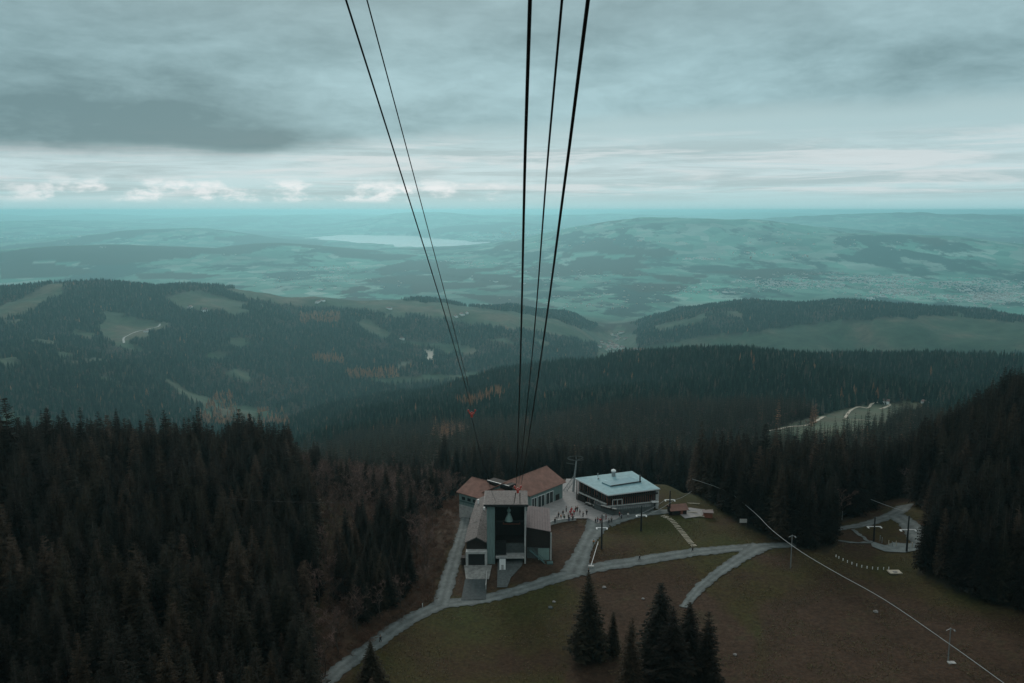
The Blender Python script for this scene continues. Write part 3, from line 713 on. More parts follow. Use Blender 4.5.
# low leafless scrub on the bank
sgx, sgy = jgrid(-120, 0, 150, 420, 1.9); sgz = zterr(sgx, sgy); spx, spy = topix(sgx, sgy, sgz)
k = (inpoly(spx, spy, BARE[0]) | inpoly(spx, spy, [(425, 596), (430, 540), (445, 500), (462, 496), (448, 560), (438, 600)])) & ~inpoly(spx, spy, [(300, 702), (330, 672), (380, 634), (436, 598), (446, 560), (456, 520), (470, 490), (480, 490), (480, 620), (330, 720)]) & (rng.random(len(sgx)) < .75)
sgx, sgy, sgz = sgx[k], sgy[k], sgz[k]; s_ = rng.uniform(.10, .30, len(sgx)) * (1 + (rng.random(len(sgx)) < .15) * .7)
SCR = []
for i in range(3):
    random.seed(480 + i); q_ = MB()
    for _ in range(150):
        d_ = Vector((random.gauss(0, 1), random.gauss(0, 1), abs(random.gauss(0, 1)))).normalized(); p_ = d_ * random.uniform(1, 5.5); e_ = (d_ + rv3() * .5).normalized(); w_ = e_.cross(rv3()).normalized() * .14
        q_.face([p_ - w_, p_ + w_, p_ + e_ * random.uniform(1, 2.6)])
    SCR.append(q_.mesh('scrub', [M['scrub']]))
scatter('scrub', library('scrub_shapes', SCR), np.stack([sgx, sgy, sgz], 1), rng.integers(0, 3, len(sgx)), np.stack([s_ * 1.2, s_ * 1.2, s_], 1), 'rust brown leafless scrub covering the bank left of the road', 'scrub', None)
# --- middle hill
MID = []
for i in range(4):
    c, t = spruce(24, 17, 6, 2, [3.3, 2.8, 3.8, 3.1][i], sparse=.05, seed=500 + i); MID.append(merged(c, t).mesh('mid_spruce', [M['needles_mid'], M['bark']]))
for i in range(2):
    c, t = bare_tree(14, 520 + i, 1.0, 1); MID.append(merged(c, t).mesh('mid_bare', [M['twigs'], M['bark']]))
for i in range(2):
    c, t = spruce(22, 13, 6, 2, 3.2, sparse=.12, seed=540 + i); MID.append(merged(c, t).mesh('mid_larch', [M['larch'], M['bark']]))
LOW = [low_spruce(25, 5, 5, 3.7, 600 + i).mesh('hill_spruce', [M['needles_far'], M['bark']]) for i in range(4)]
for i in range(2):
    c, t = bare_tree(15, 620 + i, .35, 1)
    c2 = MB(); random.seed(i)
    for _ in range(34):
        d = rv3().normalized(); p = Vector((d.x * 3.6, d.y * 3.6, 9 + d.z * 5)) * random.uniform(.5, 1); a_ = rv3() * .8; b_ = rv3() * .8; c2.face([p + a_, p + b_, p - a_])
    c2.tube([(0, 0, -1), (0, 0, 9)], [.2, .1], 3, 1, caps=False); LOW.append(c2.mesh('hill_broadleaf', [M['twigs'], M['bark']]))
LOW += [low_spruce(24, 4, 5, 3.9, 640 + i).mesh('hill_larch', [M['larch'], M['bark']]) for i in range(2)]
LARCH = [[(455, 402), (470, 396), (500, 390), (505, 396), (480, 404), (462, 408)], [(430, 434), (450, 426), (466, 428), (464, 440), (436, 446)], [(200, 412), (215, 394), (232, 392), (240, 420), (262, 408), (285, 410), (290, 425), (200, 424)],
         [(800, 418), (815, 414), (822, 420), (806, 424)], [(310, 352), (345, 356), (345, 362), (315, 360)], [(300, 312), (340, 312), (340, 322), (300, 322)], [(345, 370), (400, 368), (400, 376), (350, 378)]]
def classify(x, y, z, seed, bare=.65):
    px_, py_ = topix(x, y, z + 8); u_ = rng.random(len(x)); kd = np.zeros(len(x), int)
    pat = fbm(x / 240, y / 330, seed, 4)
    kd[(pat > .10) & (u_ < bare)] = 1; kd[u_ < .07] = 1
    kd[(pat < -.3) & (u_ > .975)] = 2; kd[u_ > .9965] = 2
    for i_, p_ in enumerate(LARCH):
        ok = inpoly(px_, py_, p_); kd[ok & (u_ < .6)] = 2; kd[ok & (u_ > .7) & (u_ < .9)] = 1
    return kd
def wood(name, lib, r0, r1, s, seed, label, hscale=1.0, wscale=1.0, bare=.65):
    ymax = r1; xm = r1 * .66
    gx, gy = jgrid(-xm, xm, r0 * .75, ymax, s); q = np.hypot(gx, gy); a_ = np.abs(np.degrees(np.arctan2(gx, gy)))
    k = (q >= r0) & (q < r1) & (a_ < 36); gx, gy = gx[k], gy[k]
    gz = zterr(gx, gy); PX_, PY_ = topix(gx, gy, gz + 8); inl_ = np.zeros(len(gx), bool)
    for p_ in LARCH: inl_ |= inpoly(PX_, PY_, p_)
    k = (~open_land(gx, gy, gz) | (inl_ & (rng.random(len(gx)) < .4))) & (gz > -742); gx, gy, gz = gx[k], gy[k], gz[k]
    kd = classify(gx, gy, gz, seed, bare); u_ = rng.random(len(gx))
    clump = fbm(gx / 60, gy / 60, seed + 5, 3)
    kk = (u_ > .12 + .35 * (clump > .25)) ; gx, gy, gz, kd, clump = [a[kk] for a in (gx, gy, gz, kd, clump)]
    n = len(gx); idx = np.where(kd == 0, rng.integers(0, 4, n), np.where(kd == 1, 4 + rng.integers(0, 2, n), 6 + rng.integers(0, 2, n)))
    h = np.clip(rng.normal(.92, .25, n) - .12 * clump, .4, 1.4) * hscale; w_ = h * rng.uniform(.85, 1.2, n) * wscale
    print(name, n)
    scatter(name, lib, np.stack([gx, gy, gz - .5], 1), idx, np.stack([w_, w_, h], 1), label, 'forest', None)
lm = library('mid_wood', MID); ll = library('hill_wood', LOW)
wood('slope_forest', lm, 560, 1300, 6.0, 81, 'dark mixed forest on the slope dropping away behind the lodge', 1.0, 1.1, .15)
wood('ridge_forest', ll, 1300, 3000, 6.6, 83, 'spruce forest with orange larches over the middle ridge', .82, 1.05, .3)
wood('valley_forest', ll, 3000, 6500, 10.5, 87, 'hazy forest on the hills across the valley', .92, 1.25)
# rough grass tufts and stones on the meadow
tl = []
for i in range(4):
    random.seed(700 + i); t = MB()
    for _ in range(16):
        a = random.random() * 6.28; b_ = Vector((math.cos(a), math.sin(a), 0)) * random.uniform(0, .45); e_ = b_ * 2.2 + Vector((0, 0, random.uniform(.08, .22))); s_ = Vector((-math.sin(a), math.cos(a), 0)) * .12
        t.face([b_ - s_, b_ + s_, e_])
    tl.append(t.mesh('tuft', [leafmat('dry_grass_%d' % i, [(0, (.065, .042, .028)), (.5, (.060, .056, .026)), (1, (.095, .072, .044))])]))
libt = library('tuft_shape', tl)
gx, gy = jgrid(-70, 210, 165, 345, .85); gz = zterr(gx, gy); px, py = topix(gx, gy, gz)
ROADPX = [[(318, 690), (372, 640), (440, 600), (520, 582), (570, 568), (600, 560), (690, 547), (800, 540), (800, 552), (740, 560), (700, 590), (690, 612), (678, 606), (712, 572), (735, 556), (600, 576), (520, 598), (440, 612), (376, 650), (330, 690)],
          [(436, 606), (465, 505), (478, 495), (478, 505), (452, 600)], [(455, 480), (700, 470), (700, 520), (612, 527), (600, 545), (590, 570), (565, 570), (560, 545), (550, 528), (540, 600), (455, 604)], [(850, 520), (930, 500), (935, 556), (868, 556)]]
k = open_land(gx, gy, gz) & (px > 300) & (px < 1040) & (fbm(gx / 9, gy / 9, 91, 3) > .05)
for p_ in ROADPX: k &= ~inpoly(px, py, p_)
gx, gy, gz = gx[k], gy[k], gz[k]; s_ = rng.uniform(.3, .75, len(gx))
scatter('meadow_grass', libt, np.stack([gx, gy, gz], 1), rng.integers(0, 4, len(gx)), np.stack([s_, s_, s_], 1), 'rough brown and green grass covering the meadow', 'grass', None)
# ------------------------------------------------------------------ buildings
def quad_slab(mb, pts, th, mi=0):      # a roof plane with thickness, points anticlockwise from above
    P = [Vector(p) for p in pts]; n = (P[1] - P[0]).cross(P[2] - P[0]).normalized()
    if n.z < 0: n = -n
    mb.prism([p - n * th for p in P], P, mi)
def frame_of(a, b, z=None):            # local frame: x along a->b, y to the left, z up, origin a
    a = Vector(a); b = Vector(b); d = b - a; d.z = 0; d.normalize(); y = Vector((-d.y, d.x, 0))
    Mx = Matrix(((d.x, y.x, 0, a.x), (d.y, y.y, 0, a.y), (0, 0, 1, a.z if z is None else z), (0, 0, 0, 1)))
    return Mx
def part(name, mats, parent, fn):
    mb = MB(); fn(mb); return mb.build(name, mats, parent)
def B(parent, name, m, boxes, Mx=None):
    mb = MB()
    for lo, hi in boxes: mb.box(lo, hi, 0, Mx)
    return mb.build(name, m, parent)

# --- restaurant: low mono-pitch metal roof, glazed galleries, terrace
rest_ = empty('restaurant'); tag(rest_, 'modern mountain restaurant with pale turquoise metal roof and glazed galleries behind the plaza', 'restaurant')
A_ = at(577, 501, 0.0); Bq = at(608, 514, 0.0); Cq = at(656, 510, 0.0)
front = (Cq - Bq).length; side = (A_ - Bq).length
FL = at(608, 495, 7.6); FR = at(660, 488.5, 8.2); BL = at(575, 478, 8.8); BR = at(632, 471, 11.2)
for _ in range(12):                    # keep the roof a true plane
    n_ = (FR - FL).cross(BL - FL); BR = at(632, 471, BL.z + 0 if False else FL.z - (n_.x * (BR.x - FL.x) + n_.y * (BR.y - FL.y)) / n_.z)
roof_pts = [FL, FR, BR, BL]
def corner(u, v, z, inset=0):          # bilinear over the roof plan: u along the front, v towards the back
    p = (FL * (1 - u) + FR * u) * (1 - v) + (BL * (1 - u) + BR * u) * v
    return Vector((p.x, p.y, z))
def roofz(u, v):
    p = corner(u, v, 0); return FL.z - (n_.x * (p.x - FL.x) + n_.y * (p.y - FL.y)) / n_.z
mb = MB(); quad_slab(mb, roof_pts, .35)
roof = mb.build('roof', M['metal_roof'], rest_)
mb = MB()
for i in range(1, 40):                 # standing seams
    u = i / 40; a = corner(u, .004, roofz(u, 0) + .05); b_ = corner(u, .996, roofz(u, 1) + .05); mb.tube([a, b_], .05, 4)
mb.build('seams', M['metal_roof'], roof)
mb = MB()
ed = [(FL, FR), (FR, BR), (BR, BL), (BL, FL)]
for a, b_ in ed:
    mb.tube([a + Vector((0, 0, -.30)), b_ + Vector((0, 0, -.30))], .26, 4)
mb.build('fascia', M['steel'], roof)
mb = MB()                              # raised roof-light / panel strip with its dark lower edge
S = [corner(.27, .36, 0), corner(.86, .40, 0), corner(.80, .66, 0), corner(.24, .58, 0)]
uv = [(.27, .36), (.86, .40), (.80, .66), (.24, .58)]
mb.prism([Vector((p.x, p.y, roofz(*q) + .02)) for p, q in zip(S, uv)], [Vector((p.x, p.y, roofz(*q) + .45)) for p, q in zip(S, uv)])
pan = mb.build('panel_strip', M['solar'], roof)
mb = MB(); a, b_ = [Vector((p.x, p.y, roofz(*q) + .3)) for p, q in zip(S[:2], uv[:2])]
dd = (b_ - a).cross(Vector((0, 0, 1))).normalized()
mb.prism([a + dd * .05, b_ + dd * .05, b_ + dd * .30, a + dd * .30], [a + dd * .05 + Vector((0, 0, .3)), b_ + dd * .05 + Vector((0, 0, .3)), b_ + dd * .30 + Vector((0, 0, .3)), a + dd * .30 + Vector((0, 0, .3))])
mb.build('panel_edge', M['dark_metal'], pan)
for (u, v, r_, h, m_) in ((.60, .86, .75, 1.9, 'white'), (.84, .40, .28, 2.9, 'dark_metal'), (.36, .93, .16, 1.4, 'steel'), (.30, .80, .3, .6, 'steel')):
    p = corner(u, v, roofz(u, v)); mb = MB(); mb.tube([p - Vector((0, 0, .2)), p + Vector((0, 0, h))], r_, 12)
    ch = mb.build('chimney', M['steel'] if m_ == 'white' else M[m_], roof)
    if m_ == 'white':
        mb = MB(); mb.tube([p + Vector((0, 0, h + .01)), p + Vector((0, 0, h + .55)), p + Vector((0, 0, h + .9))], [.95, .9, .3], 14); mb.build('cowl', M['white'], ch)
# body: recessed glass box, floors, mullions and posts
def plan(u, v): p = corner(u, v, 0); return p
in0, in1, v0, v1 = .045, .97, .09, .95
cs = [plan(in0, v0), plan(in1, v0), plan(in1, v1), plan(in0, v1)]
tz = [roofz(in0, v0) - .4, roofz(in1, v0) - .4, roofz(in1, v1) - .4, roofz(in0, v1) - .4]
mb = MB(); mb.prism([Vector((p.x, p.y, -1.5)) for p in cs], [Vector((p.x, p.y, z)) for p, z in zip(cs, tz)]); mb.build('glazed_wall', M['glass'], rest_)
def seg_posts(u0, v0_, u1, v1_, n, r_, m_, name, z0=0.0, off=.08):
    o = None; mb = MB()
    for i in range(n + 1):
        t = i / n; u = u0 + (u1 - u0) * t; v = v0_ + (v1_ - v0_) * t; p = plan(u, v); mb.tube([Vector((p.x, p.y, z0)), Vector((p.x, p.y, roofz(u, v) - .4))], r_, 4)
    return mb.build(name, M[m_], rest_)
seg_posts(in0, v0 - .02, in1, v0 - .02, 22, .11, 'rust_wood', 'front_mullions', 3.0)
seg_posts(.035, v0, .035, v1, 12, .11, 'rust_wood', 'side_mullions', 0.0)
def band(name, m_, pts, z0, z1, th=.25, parent=rest_):
    mb = MB()
    for a, b_ in zip(pts[:-1], pts[1:]):
        d = (b_ - a).normalized(); s_ = Vector((d.y, -d.x, 0)) * th
        mb.prism([Vector((q.x, q.y, z0)) for q in (a, a + s_, b_ + s_, b_)], [Vector((q.x, q.y, z1)) for q in (a, a + s_, b_ + s_, b_)])
    return mb.build(name, M[m_], parent)
sideline = [plan(.03, .97), plan(.03, .05)]; frontline = [plan(.03, .05), plan(.985, .05)]
band('gallery_floor', 'concrete', [plan(.034, .9), plan(.034, .075)], 3.5, 3.85, .9)
band('gallery_rail', 'timber', [plan(.026, .9), plan(.026, .075)], 3.9, 4.8, .12)
band('lintel', 'timber', frontline, 5.9, 6.5, .3)
band('front_floor', 'concrete', frontline, 2.7, 3.1, .5)
for u in (.0, .25, .5, .75):
    pass
# door frame in the front, pale
pa, pb = plan(.12, .045), plan(.30, .045)
band('entrance_frame', 'pale_fabric', [pa, pb], 5.1, 5.35, .35)
mb = MB()
for t in (0, .5, 1):
    p = pa.lerp(pb, t); mb.box((p.x - .14, p.y - .3, 3.1), (p.x + .14, p.y, 5.1))
mb.build('entrance_posts', M['pale_fabric'], rest_)
# left side annex wall, brown
mb = MB(); 
for (u, v, q) in ((.018, .97, 1), (.018, .72, 1), (.018, .5, 0), (.018, .28, 0)):
    p = plan(u, v); mb.tube([Vector((p.x, p.y, 0)), Vector((p.x, p.y, roofz(u, v) - .4))], .22, 6)
mb.build('side_posts', M['timber'], rest_)
band('side_panelling', 'timber', [plan(.022, .95), plan(.022, .70)], 0.1, 2.6, .1)
# big white end post and side slab
for (u, v) in ((.985, .06),):
    p = plan(u, v); mb = MB(); mb.box((p.x - .55, p.y - .45, -2.2), (p.x + .55, p.y + .45, roofz(u, v) - .4)); mb.build('corner_pier', M['green_metal'] if False else M['concrete'], rest_)
p0 = plan(.86, .0); p1 = plan(.985, .0)
mb = MB(); d = (p1 - p0); s_ = Vector((-d.y, d.x, 0)).normalized()
mb.prism([Vector((q.x, q.y, 2.75)) for q in (p0, p1, p1 + s_ * 2.2, p0 + s_ * 2.2)], [Vector((q.x, q.y, 3.12)) for q in (p0, p1, p1 + s_ * 2.2, p0 + s_ * 2.2)]); mb.build('balcony_slab', M['white'], rest_)
# terrace: dark stone retaining wall in front
T = [at(594, 509.5, 0), at(612, 517.5, -.5), at(650, 514.0, -.5), at(654, 509.5, 0), plan(.9, .07), plan(.05, .07), plan(.0, .30)]
mb = MB(); mb.prism([Vector((p.x, p.y, -2.5)) for p in T], [Vector((p.x, p.y, 2.35)) for p in T]); ter = mb.build('terrace', M['stone'], rest_)
mb = MB()
for a, b_ in ((T[0], T[1]), (T[1], T[2])):
    n = 16
    for i in range(n + 1):
        p = a.lerp(b_, i / n); mb.tube([Vector((p.x, p.y, 2.3)), Vector((p.x, p.y, 3.3))], .035, 4)
    for zz in (2.8, 3.3): mb.tube([Vector((a.x, a.y, zz)), Vector((b_.x, b_.y, zz))], .04, 4)
mb.build('railing', M['steel'], ter)
# canopies / tables on the terrace and beside the gallery
para = []
for i, (x_, y_, z_, w_) in enumerate([(588.5, 499.5, 2.3, 2.6), (592, 501, 2.3, 2.8), (596.5, 502.3, 2.4, 2.6), (600.5, 503.8, 2.4, 2.4), (604, 506.0, 3.0, 2.4), (609, 507.5, 3.0, 2.8), (613.5, 508.5, 3.0, 2.4)]):
    p = at(x_, y_, z_); e = empty('terrace_table', (p.x, p.y, 2.35 if i > 3 else 0)); h_ = .76 if i > 3 else 1.0
    tag(e, ['long pale table farthest back beside the restaurant gallery', 'second pale table from the back beside the restaurant gallery', 'third pale table along the restaurant gallery', 'fourth pale table along the gallery, next to the terrace wall',
            'pale table at the left corner of the raised terrace', 'middle pale table on the raised terrace', 'pale table on the raised terrace nearest the pale door frame'][i], 'table', 'pale tables outside the restaurant')
    Mx = Matrix.Rotation(R(-35), 4, 'Z')
    B(e, 'table_top', M['pale_fabric'], [((-w_ / 2, -.45, h_ - .06), (w_ / 2, .45, h_))], Mx)
    for s1 in (-1, 1): B(e, 'leg', M['dark_metal'], [((s1 * w_ * .38 - .05, -.35, 0), (s1 * w_ * .38 + .05, .35, h_ - .065))], Mx)
    for s1 in (-1, 1): B(e, 'bench', M['timber'], [((-w_ / 2, s1 * .85 - .16, .40), (w_ / 2, s1 * .85 + .16, .46)), ((-w_ * .3, s1 * .85 - .05, 0), (-w_ * .25, s1 * .85 + .05, .40)), ((w_ * .25, s1 * .85 - .05, 0), (w_ * .3, s1 * .85 + .05, .40))], Mx)

# --- gabled building helper: ridge a-b, visible eave c-d, hidden eave mirrored
def gabled(root, ridge, eave, zbase, wall_m, roof_m, over=.6, th=.25, mirror=.8):
    ra, rb = map(Vector, ridge); ea, eb = map(Vector, eave)
    ma = ra + (ra - ea) * mirror; mb_ = rb + (rb - eb) * mirror; ma.z = ra.z + (ea.z - ra.z) * mirror; mb_.z = rb.z + (eb.z - rb.z) * mirror
    r1 = MB(); quad_slab(r1, [ra, ea, eb, rb], th); o = r1.build('roof', roof_m, root)
    r2 = MB(); quad_slab(r2, [ra + Vector((0, 0, -.003)), rb + Vector((0, 0, -.003)), mb_, ma], th); r2.build('rear_roof', roof_m, root)
    c = MB(); c.tube([ra + Vector((0, 0, .03)), rb + Vector((0, 0, .03))], .16, 6); c.build('ridge_cap', roof_m, o)
    # walls inset under the roof
    ctr = (ra + rb + ea + eb + ma + mb_) / 6
    def ins(p, f=.90): q = ctr + (p - ctr) * f; return Vector((q.x, q.y, p.z - th - .12))
    k = [ins(ea), ins(eb), ins(rb, .92), ins(mb_), ins(ma), ins(ra, .92)]
    w_ = MB(); base = [Vector((p.x, p.y, zbase)) for p in k]; n = len(k)
    for i in range(n):
        j = (i + 1) % n; w_.face([base[i], base[j], k[j], k[i]])
    w_.face([k[0], k[1], k[2], k[5]]); w_.face([k[5], k[2], k[3], k[4]])
    wall = w_.build('wall', wall_m, root)
    return o, wall, k
# red-roofed guest house
gh = empty('guest_house'); tag(gh, 'large gabled hall with reddish roof between the station tower and the restaurant', 'building')
ra = at(503, 483, 11.2); rb = at(547, 466, 11.6); ea = at(530, 496.5, 6.3); eb = at(566.5, 482, 6.6)
o, wl, k = gabled(gh, (ra, rb), (ea, eb), -2, M['green_wall'], M['red_roof'])
a, b_ = k[0], k[1]; d = (b_ - a); d.z = 0; Lw = d.length; d.normalize(); nrm = Vector((d.y, -d.x, 0))
def onwall(u0, u1, z0, z1, m_, name, parent, off=.06, th=.05):
    p = a + d * (u0 * Lw); q = a + d * (u1 * Lw); mb = MB()
    c0 = [p + nrm * off, q + nrm * off, q + nrm * (off - th), p + nrm * (off - th)]
    mb.prism([Vector((v.x, v.y, z0)) for v in c0], [Vector((v.x, v.y, z1)) for v in c0]); return mb.build(name, M[m_], parent)
for (u0, u1) in ((.06, .2), (.24, .44), (.48, .70)):
    wdw = onwall(u0, u1, .3, 4.6, 'glass', 'window', gh)
    mbw = onwall(u0 - .008, u1 + .008, 4.62, 4.85, 'white', 'frame', wdw, .12, .1)
    for q in (u0, (u0 + u1) / 2, u1): onwall(q - .004, q + .004, .3, 4.6, 'white', 'frame_post', wdw, .12, .05)
onwall(.78, .9, .1, 2.6, 'timber', 'door', gh)
onwall(0, 1, -.5, .25, 'concrete', 'plinth', gh, .1, .08)
# left hall
hall = empty('left_hall'); hall.name = 'station_hall'; tag(hall, 'lower red roofed hall at the far left of the station complex', 'building')
ra = at(471.5, 477, 10); rb = at(509, 487.5, 9.4); ea = at(456, 492, 5.8); eb = at(478, 498.6, 5.2)
eb2 = ea + (rb - ra) * .82; eb2.z = 5.4
o, wl, k = gabled(hall, (ra, rb), (ea, eb2), -7, M['green_wall'], M['red_roof'])
a, b_ = k[0], k[1]; d = (b_ - a); d.z = 0; Lw = d.length; d.normalize(); nrm = Vector((d.y, -d.x, 0))
onwall(0, .7, 2.2, 2.75, 'teal_paint', 'fascia_band', hall, .10, .08)
for q in (.1, .3, .5): onwall(q, q + .12, 3.1, 4.3, 'glass', 'window', hall)
onwall(0, .8, -5, 1.0, 'concrete', 'plinth', hall, .08, .06)
# dark flat roof piece bridging the two halls
br = empty('link_roof'); br.name = 'link_building'; tag(br, 'dark flat roofed link between the two red roofed halls', 'building')
c0 = at(487, 480.5, 10.6); c1 = at(509, 486.5, 10.6); dd = (c1 - c0).normalized(); nn = Vector((-dd.y, dd.x, 0))
def strip(root, name, m_, p, q, wdt, z0, z1):
    dd = (q - p); dd.z = 0; dd.normalize(); nn = Vector((-dd.y, dd.x, 0)) * wdt; mb = MB(); c_ = [p, q, q + nn, p + nn]
    mb.prism([Vector((v.x, v.y, z0)) for v in c_], [Vector((v.x, v.y, z1)) for v in c_]); return mb.build(name, M[m_], root)
strip(br, 'roof', 'timber', c0 + nn * .3, c1 + nn * .3, 3.7, 10.62, 10.75); strip(br, 'edge', 'steel', c0, c1, .28, 10.62, 10.8); strip(br, 'fascia', 'dark_metal', c0, c1, 4.0, 9.9, 10.6); strip(br, 'wall', 'timber', c0.lerp(c1, .08) + nn * .4, c0.lerp(c1, .92) + nn * .4, 3.2, -3, 9.9)

# --- station tower
X0, X1, Y0, Y1 = -8.2, 4.6, 265.6, 278.0
TZ = 17.6
tw = empty('station_tower', (0, 0, 0)); tag(tw, 'tall flat roofed cable car station tower with a black open front', 'station')
B(tw, 'roof', M['shingle'], [((X0 - .9, Y0 - .9, TZ), (X1 + .6, Y1 + .6, TZ + .25))])
rf = tw.children[0]; rf.name = 'roof'
B(rf, 'edge', M['dark_metal'], [((X0 - 1.0, Y0 - 1.05, TZ - .5), (X1 + .7, Y0 - .92, TZ + .2)), ((X0 - 1.0, Y0 - .9, TZ - .5), (X0 - .92, Y1 + .6, TZ + .2))])
mb = MB()
for i in range(1, 14):
    x_ = X0 - .9 + i * (X1 - X0 + 1.5) / 14; mb.box((x_ - .05, Y0 - .85, TZ + .252), (x_ + .05, Y1 + .5, TZ + .34))
mb.build('seams', M['pink_roof'], rf)
B(tw, 'side_wall', M['green_wall'], [((X0, Y0, -6), (X0 + 2.6, Y1, TZ - .01))])
B(tw, 'side_wall', M['timber'], [((X1 - .5, Y0 + .8, -6), (X1, Y1, TZ - .01))])
B(tw, 'back_wall', M['timber'], [((X0 + 2.602, Y1 - 3.6, -6), (X1 - .502, Y1 - 3.2, TZ - .01))])
B(tw, 'front_post', M['concrete'], [((X1 - .55, Y0 - .1, -6), (X1 - .05, Y0 + .5, TZ - .01))])
B(tw, 'deck', M['timber'], [((X0 + 2.602, Y0 + 3.2, 3.0), (X1 - .502, Y1 - 3.602, 3.3))])
B(tw, 'side_lining', M['timber'], [((X0 + 2.603, Y0 + .3, -6), (X0 + 2.75, Y1 - 3.602, TZ - .02))])
mb = MB()                              # pale green bell mouth that guides the ropes
cx_, cy_ = -1.0, Y0 + 2.2
mb.tube([(cx_, cy_, 11.2), (cx_, cy_, 12.2), (cx_, cy_, 13.3), (cx_, cy_, 13.9)], [1.35, 1.1, .6, .45], 12)
mb.tube([(cx_, cy_, 14.35), (cx_, cy_, 14.9), (cx_, cy_, 15.3)], [.6, .62, .35], 12)
mb.tube([(cx_, cy_, 13.9), (cx_, cy_, 17.55)], .18, 6)
mb.build('rope_guide', M['green_metal'], tw)
B(tw, 'guide_beam', M['dark_metal'], [((X0 + 2.76, Y0 + 2.0, 10.7), (X1 - .51, Y0 + 2.4, 11.15))])
B(tw, 'winch_frame', M['rust_wood'], [((X0 + 5.2, Y0 + 4.0, 9.5), (X0 + 5.5, Y0 + 4.3, 10.6)), ((X1 - 2.2, Y0 + 4.0, 9.2), (X1 - 1.9, Y0 + 4.3, 10.5)), ((X0 + 5.2, Y0 + 4.0, 9.2), (X1 - 1.9, Y0 + 4.25, 9.48))])
mb = MB()                              # service cage and handrail
for i in range(8):
    x_ = X0 + 3.0 + i * .46; mb.box((x_ - .04, Y0 + .35, 0.2), (x_ + .04, Y0 + .43, 4.6))
for zz in (.2, 2.4, 4.6): mb.box((X0 + 2.9, Y0 + .44, zz - .06), (X0 + 6.4, Y0 + .52, zz + .06))
mb.box((X0 + 3.0, Y0 + .8, .2), (X0 + 6.2, Y0 + 2.8, 4.2)); mb.build('service_cage', M['dark_metal'], tw)
B(tw, 'landing', M['concrete'], [((X0 + 2.9, Y0 - .6, -.7), (X1 - .56, Y0 + 3.1, -.25))])
mb = MB()
for i in range(9): mb.box((X0 + 6.6 + i * .6 - .03, Y0 - .55, -.25), (X0 + 6.6 + i * .6 + .03, Y0 - .49, .85))
mb.box((X0 + 6.5, Y0 - .56, .85), (X1 - .56, Y0 - .48, .95)); mb.build('handrail', M['steel'], tw)
B(tw, 'underside_wall', M['stone'], [((X0 + 2.7, Y0 + 3.11, -6), (X1 - .51, Y0 + 3.4, 2.99))])
pp = ground(502.5, 570.5)
lp = empty('light_panel', (pp.x, pp.y, pp.z)); lp.name = 'concrete_kiosk'; tag(lp, 'small white box shed standing below the station tower landing', 'shed')
B(lp, 'wall', M['house_white'], [((-1.0, 0, -1), (1.0, 1.4, 4.0))]); B(lp, 'roof', M['steel'], [((-1.08, -.08, 4.002), (1.08, 1.5, 4.12))]); B(lp, 'door', M['concrete'], [((-.4, -.04, .1), (.4, -.002, 1.9))])

# --- right annex of the tower
an = empty('annex'); an.name = 'station_annex'; tag(an, 'dark timber annex with pinkish grey sloping roof right of the station tower', 'building')
pts = [Vector((X1 + .12, Y0 + 2.6, 8.9)), at(551, 531.5, 7.6), at(549.5, 508, 10.6), Vector((X1 + .75, Y1 + 3.5, 11.5))]
mb = MB(); quad_slab(mb, pts, .22); ar = mb.build('roof', M['pink_roof'], an)
mb = MB()
for i in range(1, 9):
    t = i / 9; mb.tube([pts[0].lerp(pts[1], t) + Vector((0, 0, .04)), pts[3].lerp(pts[2], t) + Vector((0, 0, .04))], .05, 4)
mb.build('seams', M['shingle'], ar)
c4 = sum(pts, Vector()) / 4
wk = [c4 + (p - c4) * .94 for p in pts]; wk[0].x = X1 + .1; wk[3].x = X1 + .7
mb = MB(); mb.prism([Vector((p.x, p.y, 1.8)) for p in wk], [Vector((p.x, p.y, p.z - .3)) for p in wk]); mb.build('wall', M['timber'], an)
mb = MB(); lo_ = [c4 + (p - c4) * .90 for p in pts]; lo_[0].x = X1 + .3
mb.prism([Vector((p.x, p.y, -6)) for p in lo_], [Vector((p.x, p.y, 1.79)) for p in lo_]); base_o = mb.build('base', M['stone'], an)
q = at(552, 548, 2); B(an, 'corner_post', M['concrete'], [((wk[1].x + .02, wk[1].y - .3, -5), (wk[1].x + .5, wk[1].y + .2, 7.0))])
p0 = lo_[1]
B(an, 'pale_base_panel', M['green_metal'], [((p0.x - 3.8, p0.y - .42, -2.6), (p0.x - .1, p0.y - .12 - .1, 1.6))])
mb = MB(); s0 = Vector((p0.x - 6.6, p0.y - 1.2, 1.6)); s1 = Vector((p0.x - .8, p0.y - 1.5, -3.4))
for off in (0, 1.1):
    mb.tube([s0 + Vector((0, -off, 0)), s1 + Vector((0, -off, 0))], .16, 4); mb.tube([s0 + Vector((0, -off, 1)), s1 + Vector((0, -off, 1))], .05, 4)
for i in range(16):
    p = s0.lerp(s1, i / 15); mb.box((p.x - .18, p.y - 1.1, p.z - .04), (p.x + .18, p.y, p.z + .04))
mb.box((s1.x - .2, s1.y - 1.6, s1.z - 1.2), (s1.x + 1.8, s1.y + .3, s1.z + 1.0)); mb.build('stair', M['teal_paint'], an)

